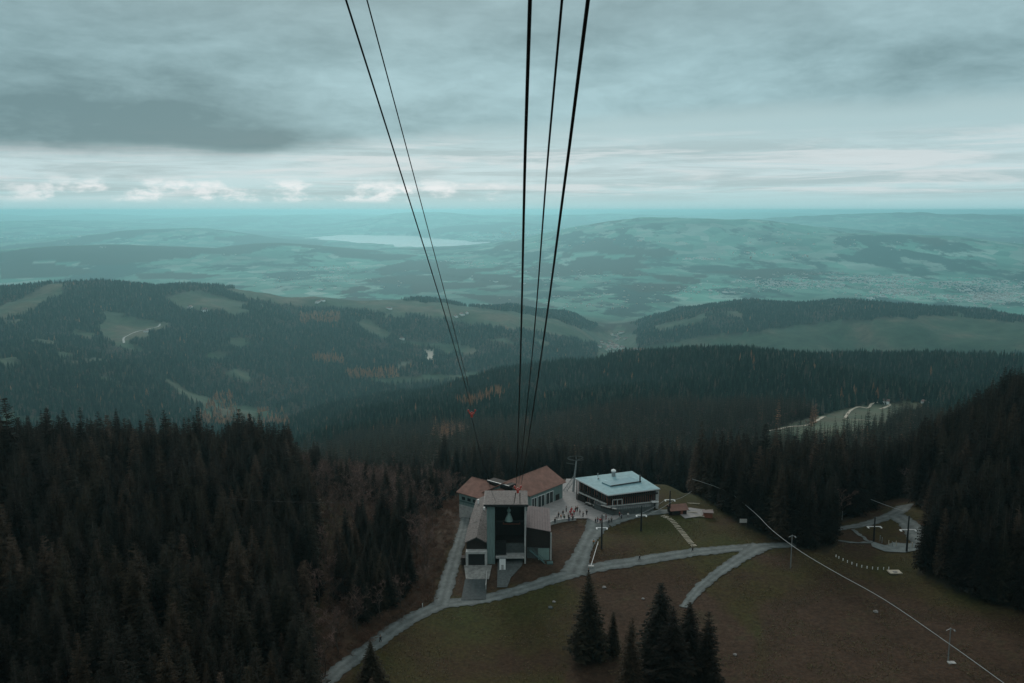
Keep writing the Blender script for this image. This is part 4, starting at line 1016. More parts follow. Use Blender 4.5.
# --- long shingled passage on the left with the garage in its front gable
gr = empty('garage_building'); tag(gr, 'long grey shingled building left of the tower with a garage door in its gable', 'garage')
yF = 267.0
def gable_roof(mb, xl, xr, xm, yf, yb, zl, zr, zm, dx=0, dz=0, th=.28, mi=0):
    f = [Vector((xl, yf, zl)), Vector((xm, yf, zm)), Vector((xr, yf, zr))]; b_ = [Vector((xl + dx, yb, zl + dz)), Vector((xm + dx, yb, zm + dz)), Vector((xr + dx, yb, zr + dz))]
    quad_slab(mb, [f[0], f[1], b_[1], b_[0]], th, mi); quad_slab(mb, [f[1] + Vector((.01, 0, 0)), f[2], b_[2], b_[1] + Vector((.01, 0, 0))], th, mi)
mb = MB(); gable_roof(mb, -15.6, -8.35, -11.6, yF - .8, 279, 4.3, 4.4, 6.2, .6, 1.0); r_o = mb.build('roof', M['shingle'], gr)
mb = MB(); gable_roof(mb, -14.9, -8.4, -10.9, 279.1, 290, 5.4, 5.6, 7.3, .8, .8); mb.build('middle_roof', M['shingle'], gr)
mb = MB(); gable_roof(mb, -14.0, -4.5, -8.6, 290.1, 302, 6.3, 6.5, 8.6, .8, .3); mb.build('upper_roof', M['shingle'], gr)
mb = MB(); mb.prism([Vector(p) for p in ((-15, yF, -6), (-8.5, yF, -6), (-8.5, 279, -6), (-15, 279, -6))], [Vector(p) for p in ((-15, yF, 4.0), (-8.5, yF, 4.0), (-8.5, 279, 4.0), (-15, 279, 4.0))])
mb.face([(-15, yF, 4.0), (-8.5, yF, 4.0), (-11.6, yF, 6.05)]); mb.build('wall', M['timber'], gr)
mb = MB(); mb.box((-14.5, 279.05, -6), (-8.45, 290, 5.3)); mb.box((-13.6, 290.05, -6), (-5.2, 301.6, 5.7)); mb.build('rear_wall', M['timber'], gr)
B(gr, 'portal', M['white'] if False else M['concrete'], [((-15.1, yF - 2.6, 1.1), (-8.1, yF - .02, 1.75)), ((-15.1, yF - 2.6, -5), (-14.3, yF - .02, 1.098)), ((-8.9, yF - 2.6, -5), (-8.1, yF - .02, 1.098)), ((-14.298, yF - 2.3, -5), (-8.902, yF - 1.9, -3.2))])
B(gr, 'garage_door', M['dark_metal'], [((-14.298, yF - 2.0, -3.199), (-8.902, yF - 1.9, 1.098))])
B(gr, 'side_shed', M['timber'], [((-16.6, yF - 1.8, -6), (-15.12, yF + .6, -.6))])
for i, (x_, y_) in enumerate(((-12.2, 296), (-9.8, 288))):
    B(gr, 'roof_vent', M['house_white'], [((x_ - .3, y_ - .3, 6.3), (x_ + .3, y_ + .3, 8.6))])
B(gr, 'ramp_wall', M['concrete'], [((-8.25, 250.5, -7), (-8.05, yF - 2.62, -3.2))])
# small pale hut beside the halls
q = at(478, 503, 3.2); hu = empty('utility_cabinet', (q.x, q.y, 0)); tag(hu, 'narrow white chimney like cabinet between the left hall and the shingled roofs', 'cabinet')
B(hu, 'wall', M['house_white'], [((-.7, -.7, -3), (.7, .7, 3.1))]); B(hu, 'roof', M['teal_paint'], [((-.9, -.9, 3.102), (.9, .9, 4.3))])

# --- red-roofed hut at the playground
q = ground(679, 515); ht = empty('hut', (q.x, q.y, q.z), R(12)); tag(ht, 'small timber hut with rusty red roof at the wood edge behind the stepped path', 'hut')
B(ht, 'wall', M['timber'], [((-3.0, 0, -.6), (3.0, 4, 2.1))])
mb = MB(); quad_slab(mb, [(-3.6, -.6, 1.9), (3.6, -.6, 1.9), (3.6, 2, 3.6), (-3.6, 2, 3.6)], .15); quad_slab(mb, [(-3.6, 2.003, 3.6), (3.6, 2.003, 3.6), (3.6, 4.6, 1.9), (-3.6, 4.6, 1.9)], .15); mb.build('roof', M['red_roof'], ht)
B(ht, 'window', M['glass'], [((-1.9, -.06, .7), (-.6, -.003, 1.5)), ]); B(ht, 'door', M['rust_wood'], [((.6, -.06, 0), (1.5, -.003, 1.8))])
def logs(px, py, n, L_, rz, lab, grp, m_='straw', r_=.22):
    q = ground(px, py); e = empty('log', (q.x, q.y, q.z + r_), R(rz)); mb = MB(); mb.tube([(-L_ / 2, 0, 0), (0, 0, .03), (L_ / 2, 0, 0)], [r_, r_ * .92, r_ * .85], 8)
    e2 = mb.build('log', M[m_], None); e2.location = e.location; e2.rotation_euler = e.rotation_euler; bpy.data.objects.remove(e); tag(e2, lab, 'log', grp); return e2
logs(689, 513, 1, 6.5, 8, 'pale log lying in front of the red roofed hut', 'pale logs by the hut'); logs(697, 516.5, 1, 5.5, -14, 'pale log on the sandy patch right of the red roofed hut', 'pale logs by the hut'); logs(706, 511, 1, 6, 20, 'pale log nearest the wood, right of the red roofed hut', 'pale logs by the hut'); logs(693, 504, 1, 5, -6, 'pale log behind the red roofed hut', 'pale logs by the hut')
q = ground(708, 518); sh = empty('shelter', (q.x, q.y, q.z), R(-8)); tag(sh, 'low reddish brown shed half hidden by trees right of the logs', 'shed')
B(sh, 'wall', M['rust_wood'], [((-1.6, 0, -.4), (1.6, 2.4, 2.0))]); B(sh, 'roof', M['pink_roof'], [((-2, -.4, 2.002), (2, 2.8, 2.15))])
q = ground(743, 528); sg = empty('board', (q.x, q.y, q.z)); sg.name = 'notice_board'; tag(sg, 'pale weathered board on two posts at the dark wood edge', 'board')
B(sg, 'panel', M['pale_fabric'], [((-1.3, -.06, 2.0), (1.3, .06, 3.4))])
for s_ in (-1.1, 1.1): B(sg, 'post', M['bark'], [((s_ - .08, .07, -.5), (s_ + .08, .2, 3.5))])

# ------------------------------------------------------------------ ropeway masts and small posts
def line_tower(px, py, h, wd, lab, grp, light=True):
    q = ground(px, py); e = empty('lift_tower', (q.x, q.y, q.z)); tag(e, lab, 'lift tower', grp)
    mb = MB(); mb.tube([(0, 0, -1), (0, 0, h * .5), (0, 0, h)], [.34, .28, .2], 10); mb.build('mast', M['dark_metal'], e)
    zc_ = h * .62
    mb = MB(); mb.box((-wd, -.11, zc_ - .11), (wd, .11, zc_ + .11)); c = mb.build('crossarm', M['white'] if light else M['steel'], e)
    for s_ in (-1, 1):
        mb = MB(); mb.box((s_ * wd - .22, -.7, zc_ - .42), (s_ * wd + .22, .7, zc_ - .17)); mb.build('sheave', M['white'] if light else M['steel'], e)
    return e, q
t1, q1 = line_tower(601.5, 549, 12.2, 1.7, 'dark lift tower with white crossarm beside the road up to the plaza', 'lift towers across the meadow')
t2, q2 = line_tower(641, 531, 9.5, 1.7, 'dark lift tower with white crossarm on the grass in front of the restaurant', 'lift towers across the meadow')
t3, q3 = line_tower(669.5, 515, 9.5, 1.7, 'dark lift tower with white crossarm beside the red roofed hut', 'lift towers across the meadow')
t4, q4 = line_tower(873.5, 542, 9, 2.2, 'left lift tower of the two in the small wood clearing', 'lift towers in the clearing')
t5, q5 = line_tower(906.5, 552, 12.5, 2.4, 'right and taller lift tower of the two in the small wood clearing', 'lift towers in the clearing')
def rope(name, pts, rad, m_, lab, grp=None, cat='cable', sides=6):
    mb = MB(); mb.tube(pts, rad, sides); o = mb.build(name, m_); tag(o, lab, cat, grp)
    for p_ in o.data.polygons: p_.use_smooth = True
    return o
def sagline(a, b_, sag, n=20): return [a.lerp(b_, i / n) - Vector((0, 0, sag * 4 * (i / n) * (1 - i / n))) for i in range(n + 1)]
for s_, w_ in ((-1, 'left'), (1, 'right')):
    rope('lift_rope', sagline(q2 + Vector((s_ * 1.7, 0, 5.9)), q3 + Vector((s_ * 1.7, 0, 5.9)), .5), .05, M['light_rope'], '%s hand light rope between the grass lift tower and the hut lift tower' % w_, 'light ropes between the lift towers')
p = at(692, 491, 9)
rope('lift_rope', sagline(q3 + Vector((1.7, 0, 5.9)), Vector((p.x, p.y, p.z)), .5), .05, M['light_rope'], 'light rope rising from the hut lift tower into the wood', None)
rope('lift_rope', sagline(at_y(870, 499, 318), at_y(904, 511, 305), .2, 8), .10, M['light_rope'], 'short bright rope above the small wood clearing', None)
# ropeway head mast behind the plaza: tapered post, horseshoe wheel frame, lattice brace
q = at(573, 492, 0); e = empty('ropeway_mast', (q.x, q.y, 0)); tag(e, 'lattice lift mast with a horseshoe wheel frame between hall and restaurant', 'lift mast')
mb = MB(); mb.tube([(0, 0, -1), (.6, 0, 7), (1.2, 0, 13.0)], [.5, .38, .28], 8); mb.build('mast', M['steel'], e)
mb = MB(); ring = [(1.2 + 3.3 * math.cos(t) - .2, 2.0 * math.sin(t), 14.0 + .35 * math.sin(t)) for t in np.linspace(.5, 5.8, 20)]
mb.tube(ring, .09, 5); mb.tube([(1.2, 0, 13), (4.0, 1.0, 13.9)], .14, 5); mb.tube([(1.2, 0, 13), (-2.2, 0, 13.8)], .14, 5); mb.tube([(1.2, 0, 13), (3.9, -1, 13.6)], .14, 5); mb.tube([(-2.8, .3, 12.0), (1.2, 0, 11.4)], .16, 5)
mb.tube([(1.0, -1.8, 14), (1.2, 1.8, 14)], .12, 5); mb.build('wheel_frame', M['stone'], e)
mb = MB(); bL, bR = Vector((-6.2, 1, -3)), Vector((-4.6, 1, -3)); tL, tR = Vector((.2, 0, 6.6)), Vector((1.0, 0, 5.4))
mb.tube([bL, tL], .12, 5); mb.tube([bR, tR], .12, 5)
for i in range(10):
    u0, u1 = i / 10, (i + 1) / 10; mb.tube([bL.lerp(tL, u0), bR.lerp(tR, u1)], .07, 4); mb.tube([bR.lerp(tR, u0), bL.lerp(tL, u1)], .07, 4)
mb.build('lattice_brace', M['steel'], e)
# posts carrying the pale rope over the meadow
def rope_post(px, py, top, lab):
    q = ground(px, py); z = at_y(px, top, q.y).z; h = z - q.z; e = empty('rope_post', (q.x, q.y, q.z)); tag(e, lab, 'post', 'posts of the light rope over the meadow')
    mb = MB(); mb.tube([(0, 0, -.8), (0, 0, h)], [.17, .12], 8); mb.build('post', M['steel'], e)
    mb = MB(); mb.tube([(-1.1, 0, h - .7), (0, 0, h - .15), (1.1, 0, h - .5)], .08, 5); mb.build('arm', M['steel'], e)
    mb = MB(); mb.tube([(1.1, -.2, h - .75), (1.1, .2, h - .75)], .22, 10); mb.build('pulley', M['steel'], e); return e, q, h
rope_post(790.5, 568, 535, 'grey steel post with side arm in front of the dark wood at the road fork')
rope_post(948, 661, 628, 'grey steel post with side arm alone on the lower right meadow')
q = ground(948, 661); mb = MB(); mb.box((-.9, -.6, -.4), (.9, .6, .25)); o = mb.build('concrete_block', M['concrete']); o.location = (q.x + .4, q.y - 1, q.z); tag(o, 'flat concrete block at the foot of the lower right post', 'block')
rope('overhead_line', smooth_line([at_y(726, 489, 318), at_y(755, 513, 288), at_y(772, 530, 270), at_y(800, 551, 250), at_y(835, 572, 232), at_y(885, 600, 212), at_y(948, 643, 190), at_y(1005, 684, 172), at_y(1060, 725, 158)], 4), .085, M['light_rope'], 'long pale rope sweeping down across the right hand meadow to the corner')
rope('lift_rope', smooth_line([at_y(692, 479, 318), at_y(714, 486, 316), at_y(730, 493, 314)], 4), .06, M['light_rope'], 'short pale rope crossing the dark wood above the red roofed hut')
rope('thin_cable', smooth_line([at_y(20, 470, 300), at_y(110, 487, 270), at_y(250, 500, 250), at_y(350, 503, 240)], 6), .03, M['dark_metal'], 'faint dark wire hanging above the left hand wood')

# ------------------------------------------------------------------ cableway ropes, running from the station up over the camera
def track(pix, dist, rad, lab, grp, m_=None):
    pts = []
    for (px, py), dd_ in zip(pix, dist):
        pts.append(at_y(px, py, dd_))
    # continue overhead to a point behind
    d0 = (pts[0] - pts[1]).normalized(); pts = [pts[0] + d0 * (24 if dist[0] < 20 else 14)] + pts
    return rope('cableway_rope', smooth_line(pts, 3), rad, m_ or M['rope'], lab, grp, 'cable', 8)
G1 = 'ropes of the right hand track'; G2 = 'ropes of the left hand track'
track([(530, 0), (524.5, 180), (521, 340), (518.3, 430), (516.4, 484)], [7.8, 11.4, 20, 36, 76], .019, 'left thick rope of the three ropes running up the middle of the sky', G1)
track([(588, 0), (565, 180), (543.5, 340), (530, 430), (521.5, 484)], [7.8, 11.4, 20, 36, 76], .019, 'rightmost thick rope of the three ropes running up the middle of the sky', G1)
track([(562, 0), (546, 180), (533.6, 340), (524.5, 430), (518.7, 484)], [7.8, 11.4, 20, 36, 76], .0125, 'thin middle rope of the three ropes running up the middle of the sky', G1)
track([(346, 0), (403, 180), (448, 325), (468, 395), (472, 412)], [25, 38, 60, 86, 98], .031, 'thicker left rope of the pair crossing the sky on the left', G2)
track([(367, 0), (415, 180), (453, 325), (470.5, 395), (475, 412)], [25, 38, 60, 86, 98], .021, 'thinner right rope of the pair crossing the sky on the left', G2)
# lower runs from the rope carriers to the station
def low(a, b_, rad, sag, lab, grp): rope('station_rope', sagline(a, b_, sag, 24), rad, M['rope'], lab, grp)
cR = at_y(517.8, 490, 76.5); cL = at_y(471.8, 414, 98.5)
st = [Vector((-6.2, Y0 + 3, TZ + .2)), Vector((.6, Y0 + 3, TZ + .2)), Vector((2.0, Y0 + 3, TZ + .2))]
low(cL + Vector((0, 0, -.5)), Vector((-5.2, Y0 + 2, TZ + .3)), .04, 1.5, 'rope running from the left red carrier down to the tower roof', 'ropes entering the station tower')
low(cR + Vector((-.2, 0, -.3)), Vector((.3, Y0 + 1, TZ + .3)), .04, 1.0, 'left rope running from the right red carrier to the tower roof', 'ropes entering the station tower')
low(cR + Vector((.2, 0, -.3)), Vector((2.6, Y0 + 1, TZ + .3)), .04, 1.0, 'right rope running from the right red carrier to the tower roof', 'ropes entering the station tower')
def carrier(c, s, lab):
    e = empty('rope_carrier', c); tag(e, lab, 'rope carrier', 'red rope carriers hanging on the ropes')
    mb = MB()
    mb.tube([(-.45 * s, 0, .55 * s), (-.22 * s, 0, .05 * s), (.0, 0, -.22 * s), (.22 * s, 0, .05 * s), (.45 * s, 0, .55 * s)], .07 * s, 6)
    mb.tube([(-.36 * s, 0, .12 * s), (.36 * s, 0, .12 * s)], .08 * s, 6); mb.box((-.14 * s, -.08 * s, -.42 * s), (.14 * s, .08 * s, .02 * s)); mb.build('frame', M['red'], e)
    for x_ in (-.42, 0, .42):
        mb = MB(); mb.tube([(x_ * s, -.09 * s, .45 * s if x_ else .2 * s), (x_ * s, .09 * s, .45 * s if x_ else .2 * s)], .12 * s, 12); mb.build('sheave', M['red'], e)
    return e
carrier(cR, .72, 'red rope carrier in front of the station tower roof')
carrier(cL, .95, 'red rope carrier hanging over the dark forest where the left pair of ropes ends')

# ------------------------------------------------------------------ small things on the grass
def stone(px, py, s, lab, grp=None, m_='rock'):
    q = ground(px, py); random.seed(int(px * 7 + py)); bm = bmesh.new(); bmesh.ops.create_icosphere(bm, subdivisions=2, radius=s)
    for v in bm.verts: v.co *= random.uniform(.75, 1.15); v.co.z *= .55
    me_ = bpy.data.meshes.new('stone'); bm.to_mesh(me_); bm.free(); me_.materials.append(M[m_]); o = bpy.data.objects.new('stone', me_); COL.objects.link(o); o.location = (q.x, q.y, q.z + s * .2); tag(o, lab, 'stone', grp)
stone(550.5, 608, .75, 'pale boulder on the meadow below the road, left of the lone spruce', None, 'stone'); stone(554, 602, .55, 'smaller pale rock just above the boulder left of the lone spruce', None)
stone(604, 587.5, .7, 'flat pale rock on the meadow right behind the lone spruce tip', None); stone(643, 599, .55, 'brownish rock on the meadow above the tallest cluster spruce', None)
stone(735, 655, .6, 'light rock on the brown meadow right of the spruce cluster', None); stone(698, 649, .5, 'light rock at the foot of the narrow right cluster spruce', None)
stone(876, 612, .7, 'tan rock on the lower right meadow above the pale rope', None); stone(895, 573.5, 1.0, 'small rock under the pale slab below the clearing', None)
q = ground(894.5, 573); sl_ = MB(); sl_.box((-1.9, -1.3, .2), (1.9, 1.3, .5)); o = sl_.build('stone_slab', M['straw']); o.location = q; tag(o, 'flat pale slab at the right end of the row of white pegs', 'slab')
# row of white pegs
L_ = smooth_line([ground(*p) for p in [(836, 557), (846, 562), (860, 567), (876, 569.5), (891, 569)]], .5); acc = 0; pts = [L_[0]]
for a, b_ in zip(L_[:-1], L_[1:]):
    acc += (b_ - a).length
    if acc > 1.25: pts.append(b_); acc = 0
mb = MB(); mb.tube([(0, 0, -.3), (0, 0, .75), (0, 0, .82)], [.13, .13, .05], 8); pm_ = mb.mesh('peg', M['white'])
for i, p in enumerate(pts):
    o = bpy.data.objects.new('white_peg', pm_); COL.objects.link(o); o.location = (p.x, p.y, zt(p.x, p.y)); tag(o, 'short white peg in the curved row below the small clearing', 'peg', 'curved row of white pegs')
# stepped path: sleepers
a = ground(664, 516); b_ = ground(694, 546); n = 24; mb = MB(); mb.box((-1.0, -.16, -.1), (1.0, .16, .16)); sm = mb.mesh('sleeper', M['straw'])
cv = smooth_line([ground(*p) for p in [(663, 516), (671, 520), (681, 531), (690, 542), (696, 548)]], .4); tot = sum((q_ - p_).length for p_, q_ in zip(cv[:-1], cv[1:])); st_ = tot / n; acc = st_; k_ = 0
for p_, q_ in zip(cv[:-1], cv[1:]):
    acc += (q_ - p_).length
    if acc >= st_:
        acc -= st_; o = bpy.data.objects.new('step_sleeper', sm); COL.objects.link(o); o.location = (p_.x, p_.y, zt(p_.x, p_.y)); d_ = q_ - p_; o.rotation_euler = (0, 0, math.atan2(d_.y, d_.x) + math.pi / 2)
        tag(o, 'pale timber sleeper in the stepped path across the grass right of the restaurant', 'step', 'timber steps of the meadow path'); k_ += 1
# leaning barrier pole with pale foot
q = ground(591, 567); e = empty('barrier', (q.x, q.y, q.z)); tag(e, 'white barrier pole with pale foot beside the road up to the plaza', 'barrier'); q_ = ground(598, 545)
mb = MB(); mb.tube([(0, 0, .5), (q_.x - q.x, q_.y - q.y, q_.z - q.z + 1.0)], .09, 6); mb.build('pole', M['white'], e); B(e, 'foot', M['concrete'], [((-.9, -.5, -.2), (.9, .5, .5))]); mb = MB(); mb.tube([(q_.x - q.x, q_.y - q.y, q_.z - q.z - .5), (q_.x - q.x, q_.y - q.y, q_.z - q.z + 1.3)], .1, 6); mb.build('post', M['white'], e)
# plaza edge: curved low parapet
par = smooth_line([at(x, y, .36) for x, y in [(499, 531), (510, 531.5), (528, 532), (544, 528.5), (549, 523.5), (562, 520.5), (576, 519)]], 1.0)
mb = MB(); n = len(par)
for i in range(n - 1):
    a, b_ = par[i], par[i + 1]; d_ = (b_ - a).normalized(); s_ = Vector((d_.y, -d_.x, 0)) * .25
    mb.prism([Vector((v.x, v.y, -2.2)) for v in (a - s_, a + s_, b_ + s_, b_ - s_)], [Vector((v.x, v.y, .95)) for v in (a - s_, a + s_, b_ + s_, b_ - s_)])
o = mb.build('parapet_wall', M['concrete']); tag(o, 'low pale parapet wall curving round the front edge of the plaza', 'wall')
# play posts in the clearing
for i, (x_, y_) in enumerate([(882, 543), (888.5, 546), (892, 547), (896, 546.5), (880, 541), (912, 548), (842, 520), (842.5, 511)]):
    q = ground(x_, y_); mb = MB(); mb.tube([(0, 0, -.4), (0, 0, 2.0 if i < 6 else 3.4)], [.14, .12], 7); o = mb.build('play_post', M['straw' if i % 2 else 'steel']); o.location = q
    tag(o, 'thin pale post standing in the small wood clearing', 'post', 'thin posts in the clearing')
for i, (x_, y_) in enumerate([(544, 596), (425, 602), (326, 615)]): pass
q = ground(422.5, 607); mb = MB(); mb.tube([(0, 0, -.3), (0, 0, 1.1), (0, 0, 1.2)], [.12, .12, .05], 8); o = mb.build('marker_post', M['white']); o.location = q; tag(o, 'white marker post on the outer side of the road bend', 'post')

# ------------------------------------------------------------------ people
def skin_mesh(name, verts_, edges_, radii, m_, lvl=1):
    me_ = bpy.data.meshes.new(name); me_.from_pydata(verts_, edges_, []); o = bpy.data.objects.new(name, me_); COL.objects.link(o)
    md = o.modifiers.new('skin', 'SKIN'); sd = o.modifiers.new('sub', 'SUBSURF'); sd.levels = lvl; sd.render_levels = lvl
    for i, v in enumerate(me_.skin_vertices[0].data): v.radius = radii[i]; v.use_root = (i == 0)
    dg = bpy.context.evaluated_depsgraph_get(); ev = o.evaluated_get(dg); nm = bpy.data.meshes.new_from_object(ev); bpy.data.objects.remove(o)
    nm.name = name; nm.materials.clear(); nm.materials.append(m_)
    for p in nm.polygons: p.use_smooth = True
    return nm
def person_meshes(pose):
    st_ = {'stand': (.12, -.12, .0, .0, .10), 'walk': (.30, -.28, .22, -.22, .08), 'chat': (.10, -.06, .28, .05, .12)}[pose]
    fl, fr, al, ar_, sp = st_
    V = [(0, 0, .95), (0, .01, 1.18), (0, .0, 1.42), (0, 0, 1.52), (0, -.02, 1.66), (0, -.01, 1.74),
         (.10, 0, .92), (.11, -fl * .5, .50), (.12, -fl * .6 + .05, .09), (.12, -fl * .6 - .10, .04),
         (-.10, 0, .92), (-.11, -fr * .5, .50), (-.12, -fr * .6 + .05, .09), (-.12, -fr * .6 - .10, .04),
         (.20, 0, 1.41), (.26, -.02 - al * .3, 1.14), (.27, -.10 - al, .92 + abs(al) * .5), (.27, -.15 - al * 1.2, .84 + abs(al) * .6),
         (-.20, 0, 1.41), (-.26, -.02 - ar_ * .3, 1.14), (-.27, -.10 - ar_, .92 + abs(ar_) * .5), (-.27, -.15 - ar_ * 1.2, .84 + abs(ar_) * .6)]
    E_ = [(0, 1), (1, 2), (2, 3), (3, 4), (4, 5), (0, 6), (6, 7), (7, 8), (8, 9), (0, 10), (10, 11), (11, 12), (12, 13), (2, 14), (14, 15), (15, 16), (16, 17), (2, 18), (18, 19), (19, 20), (20, 21)]
    Rd = [(.14, .10), (.13, .09), (.14, .09), (.055, .055), (.085, .10), (.07, .08), (.085, .085), (.058, .058), (.04, .045), (.035, .03), (.085, .085), (.058, .058), (.04, .045), (.035, .03),
          (.065, .065), (.045, .045), (.035, .035), (.03, .02), (.065, .065), (.045, .045), (.035, .035), (.03, .02)]
    body = skin_mesh('person_body', V, E_, Rd, M['skin'])
    jv = [V[i] for i in (0, 1, 2)] + [V[i] for i in (14, 15, 16, 18, 19, 20)]; je = [(0, 1), (1, 2), (2, 3), (3, 4), (4, 5), (2, 6), (6, 7), (7, 8)]
    jacket = skin_mesh('jacket', jv, je, [(.20, .155), (.19, .145), (.19, .13), (.10, .10), (.075, .075), (.06, .06), (.10, .10), (.075, .075), (.06, .06)], M['cloth_black'])
    tv = [V[i] for i in (0, 6, 7, 8, 10, 11, 12)]; te = [(0, 1), (1, 2), (2, 3), (0, 4), (4, 5), (5, 6)]
    tr = skin_mesh('trousers', tv, te, [(.17, .135), (.115, .115), (.085, .085), (.07, .07), (.115, .115), (.085, .085), (.07, .07)], M['cloth_black'])
    hv = [(0, .02, 1.72), (0, .06, 1.66), (0, .0, 1.78)]; hair = skin_mesh('hair', hv, [(0, 1), (0, 2)], [(.10, .10), (.085, .09), (.06, .07)], M['hair'])
    return body, jacket, tr, hair
PM = {k: person_meshes(k) for k in ('stand', 'walk', 'chat')}
cloths = ['black', 'red', 'blue', 'orange', 'grey', 'white', 'green', 'maroon']
def person(px, py, jac, tro, pose, lab, grp=None, rz=None, s=1.12):
    q = ground(px, py); onpl = inpoly(np.array([px]), np.array([py]), plaza_px)[0]
    z = q.z + (.28 if onpl else .2); e = empty('person', (q.x, q.y, z), random.uniform(0, 6.28) if rz is None else rz); e.scale = (s, s, s); tag(e, lab, 'person', grp)
    for nm, me_, m_ in (('body', PM[pose][0], None), ('jacket', PM[pose][1], jac), ('trousers', PM[pose][2], tro), ('hair', PM[pose][3], None)):
        o = bpy.data.objects.new(nm, me_); COL.objects.link(o); o.parent = e
        if m_: o.material_slots[0].link = 'OBJECT'; o.material_slots[0].material = M['cloth_' + m_]
random.seed(5)
GP = 'people gathered on the plaza'
for px, py, j_, t_, ps, lab in [
    (555, 524.0, 'black', 'black', 'stand', 'person in black at the left end of the plaza parapet'), (557, 521.5, 'black', 'grey', 'chat', 'person in dark clothes just behind the leftmost figure at the parapet'),
    (561, 520.3, 'orange', 'black', 'stand', 'person in an orange jacket near the left end of the plaza group'), (564.3, 521, 'green', 'black', 'chat', 'person in dark green bending over near the parapet, right of the orange jacket'),
    (566.2, 512.8, 'black', 'black', 'stand', 'person in black standing alone behind the plaza group'), (570.2, 516.5, 'red', 'maroon', 'chat', 'person in red at the left of the red clothed cluster'),
    (571.5, 513.6, 'red', 'red', 'stand', 'person in red at the back of the red clothed cluster'), (572.0, 518.8, 'maroon', 'red', 'stand', 'person in dark red at the front of the red clothed cluster'),
    (574.0, 516.0, 'red', 'black', 'walk', 'person in a red jacket and black trousers in the middle of the cluster'), (575.6, 512.8, 'maroon', 'black', 'stand', 'person in a dark red jacket at the right back of the cluster'),
    (577.3, 512.6, 'black', 'black', 'stand', 'tall person in black at the right edge of the red clothed cluster'), (569, 522.3, 'black', 'blue', 'chat', 'person in dark blue beside the parapet in front of the red cluster'),
    (586.6, 516.2, 'black', 'black', 'walk', 'person in black walking alone across the middle of the plaza')]:
    person(px, py, j_, t_, ps, lab, GP, s=1.3)
for px, py in [(558.6, 518.5), (563, 516.5), (568.2, 519.5), (579.8, 515.5), (583, 518.2), (572.8, 521.2)]:
    person(px, py, 'black', 'black', random.choice(['stand', 'chat']), 'small dark clothed person in the loose crowd on the front left of the plaza', 'dark clothed people in the plaza crowd', s=1.25)
GR = 'people on the road below the terrace'
for px, py, j_, t_, ps, lab in [
    (595.6, 524, 'black', 'black', 'stand', 'person in black at the left of the group below the terrace'), (597.6, 523.5, 'maroon', 'blue', 'chat', 'person in dark red second from the left below the terrace'),
    (600.2, 523.8, 'red', 'black', 'stand', 'person in red behind the lift tower below the terrace'), (603.8, 519.8, 'white', 'grey', 'stand', 'person in pale clothes just behind the lift tower'), (606, 520.5, 'maroon', 'maroon', 'stand', 'person in dark red right of the lift tower'),
    (608.8, 524.5, 'black', 'black', 'walk', 'person in black third from the right below the terrace'), (611.4, 523, 'grey', 'black', 'stand', 'person in grey right of the group below the terrace'),
    (619.5, 517.6, 'maroon', 'black', 'stand', 'person in dark red under the terrace wall'), (621.5, 519.6, 'blue', 'black', 'walk', 'person in dark blue walking under the terrace wall'), (628, 518.4, 'white', 'grey', 'stand', 'person in white under the right part of the terrace wall')]:
    person(px, py, j_, t_, ps, lab, GR, s=1.2)
for px, py, j_, lab in [(639.5, 561, 'black', 'person in black walking on the road midway to the fork'), (692.5, 552.5, 'black', 'person in black on the road at the foot of the stepped path'),
                        (588.5, 575, 'black', 'person in black on the road just above the lone spruce'), (380.5, 643, 'black', 'person in black walking down the lowest stretch of road')]:
    person(px, py, j_, 'black', 'walk', lab, None, R(75), 1.2)
person(593.5, 545.5, 'orange', 'green', 'stand', 'person in an orange jacket on the plaza road beside the barrier', None, None, 1.1)
# picnic furniture silhouettes under the gallery are the tables above; red seats under the gallery
for i, (x_, y_) in enumerate([(579, 499.5), (582, 500.5), (585, 499.8)]):
    person(x_, y_, ['red', 'maroon', 'red'][i], 'black', 'stand', ['person in red standing at the far left corner of the restaurant gallery', 'person in dark red beside the restaurant gallery posts', 'person in red under the restaurant gallery, nearest the tables'][i], 'people under the restaurant gallery', None, 1.2)

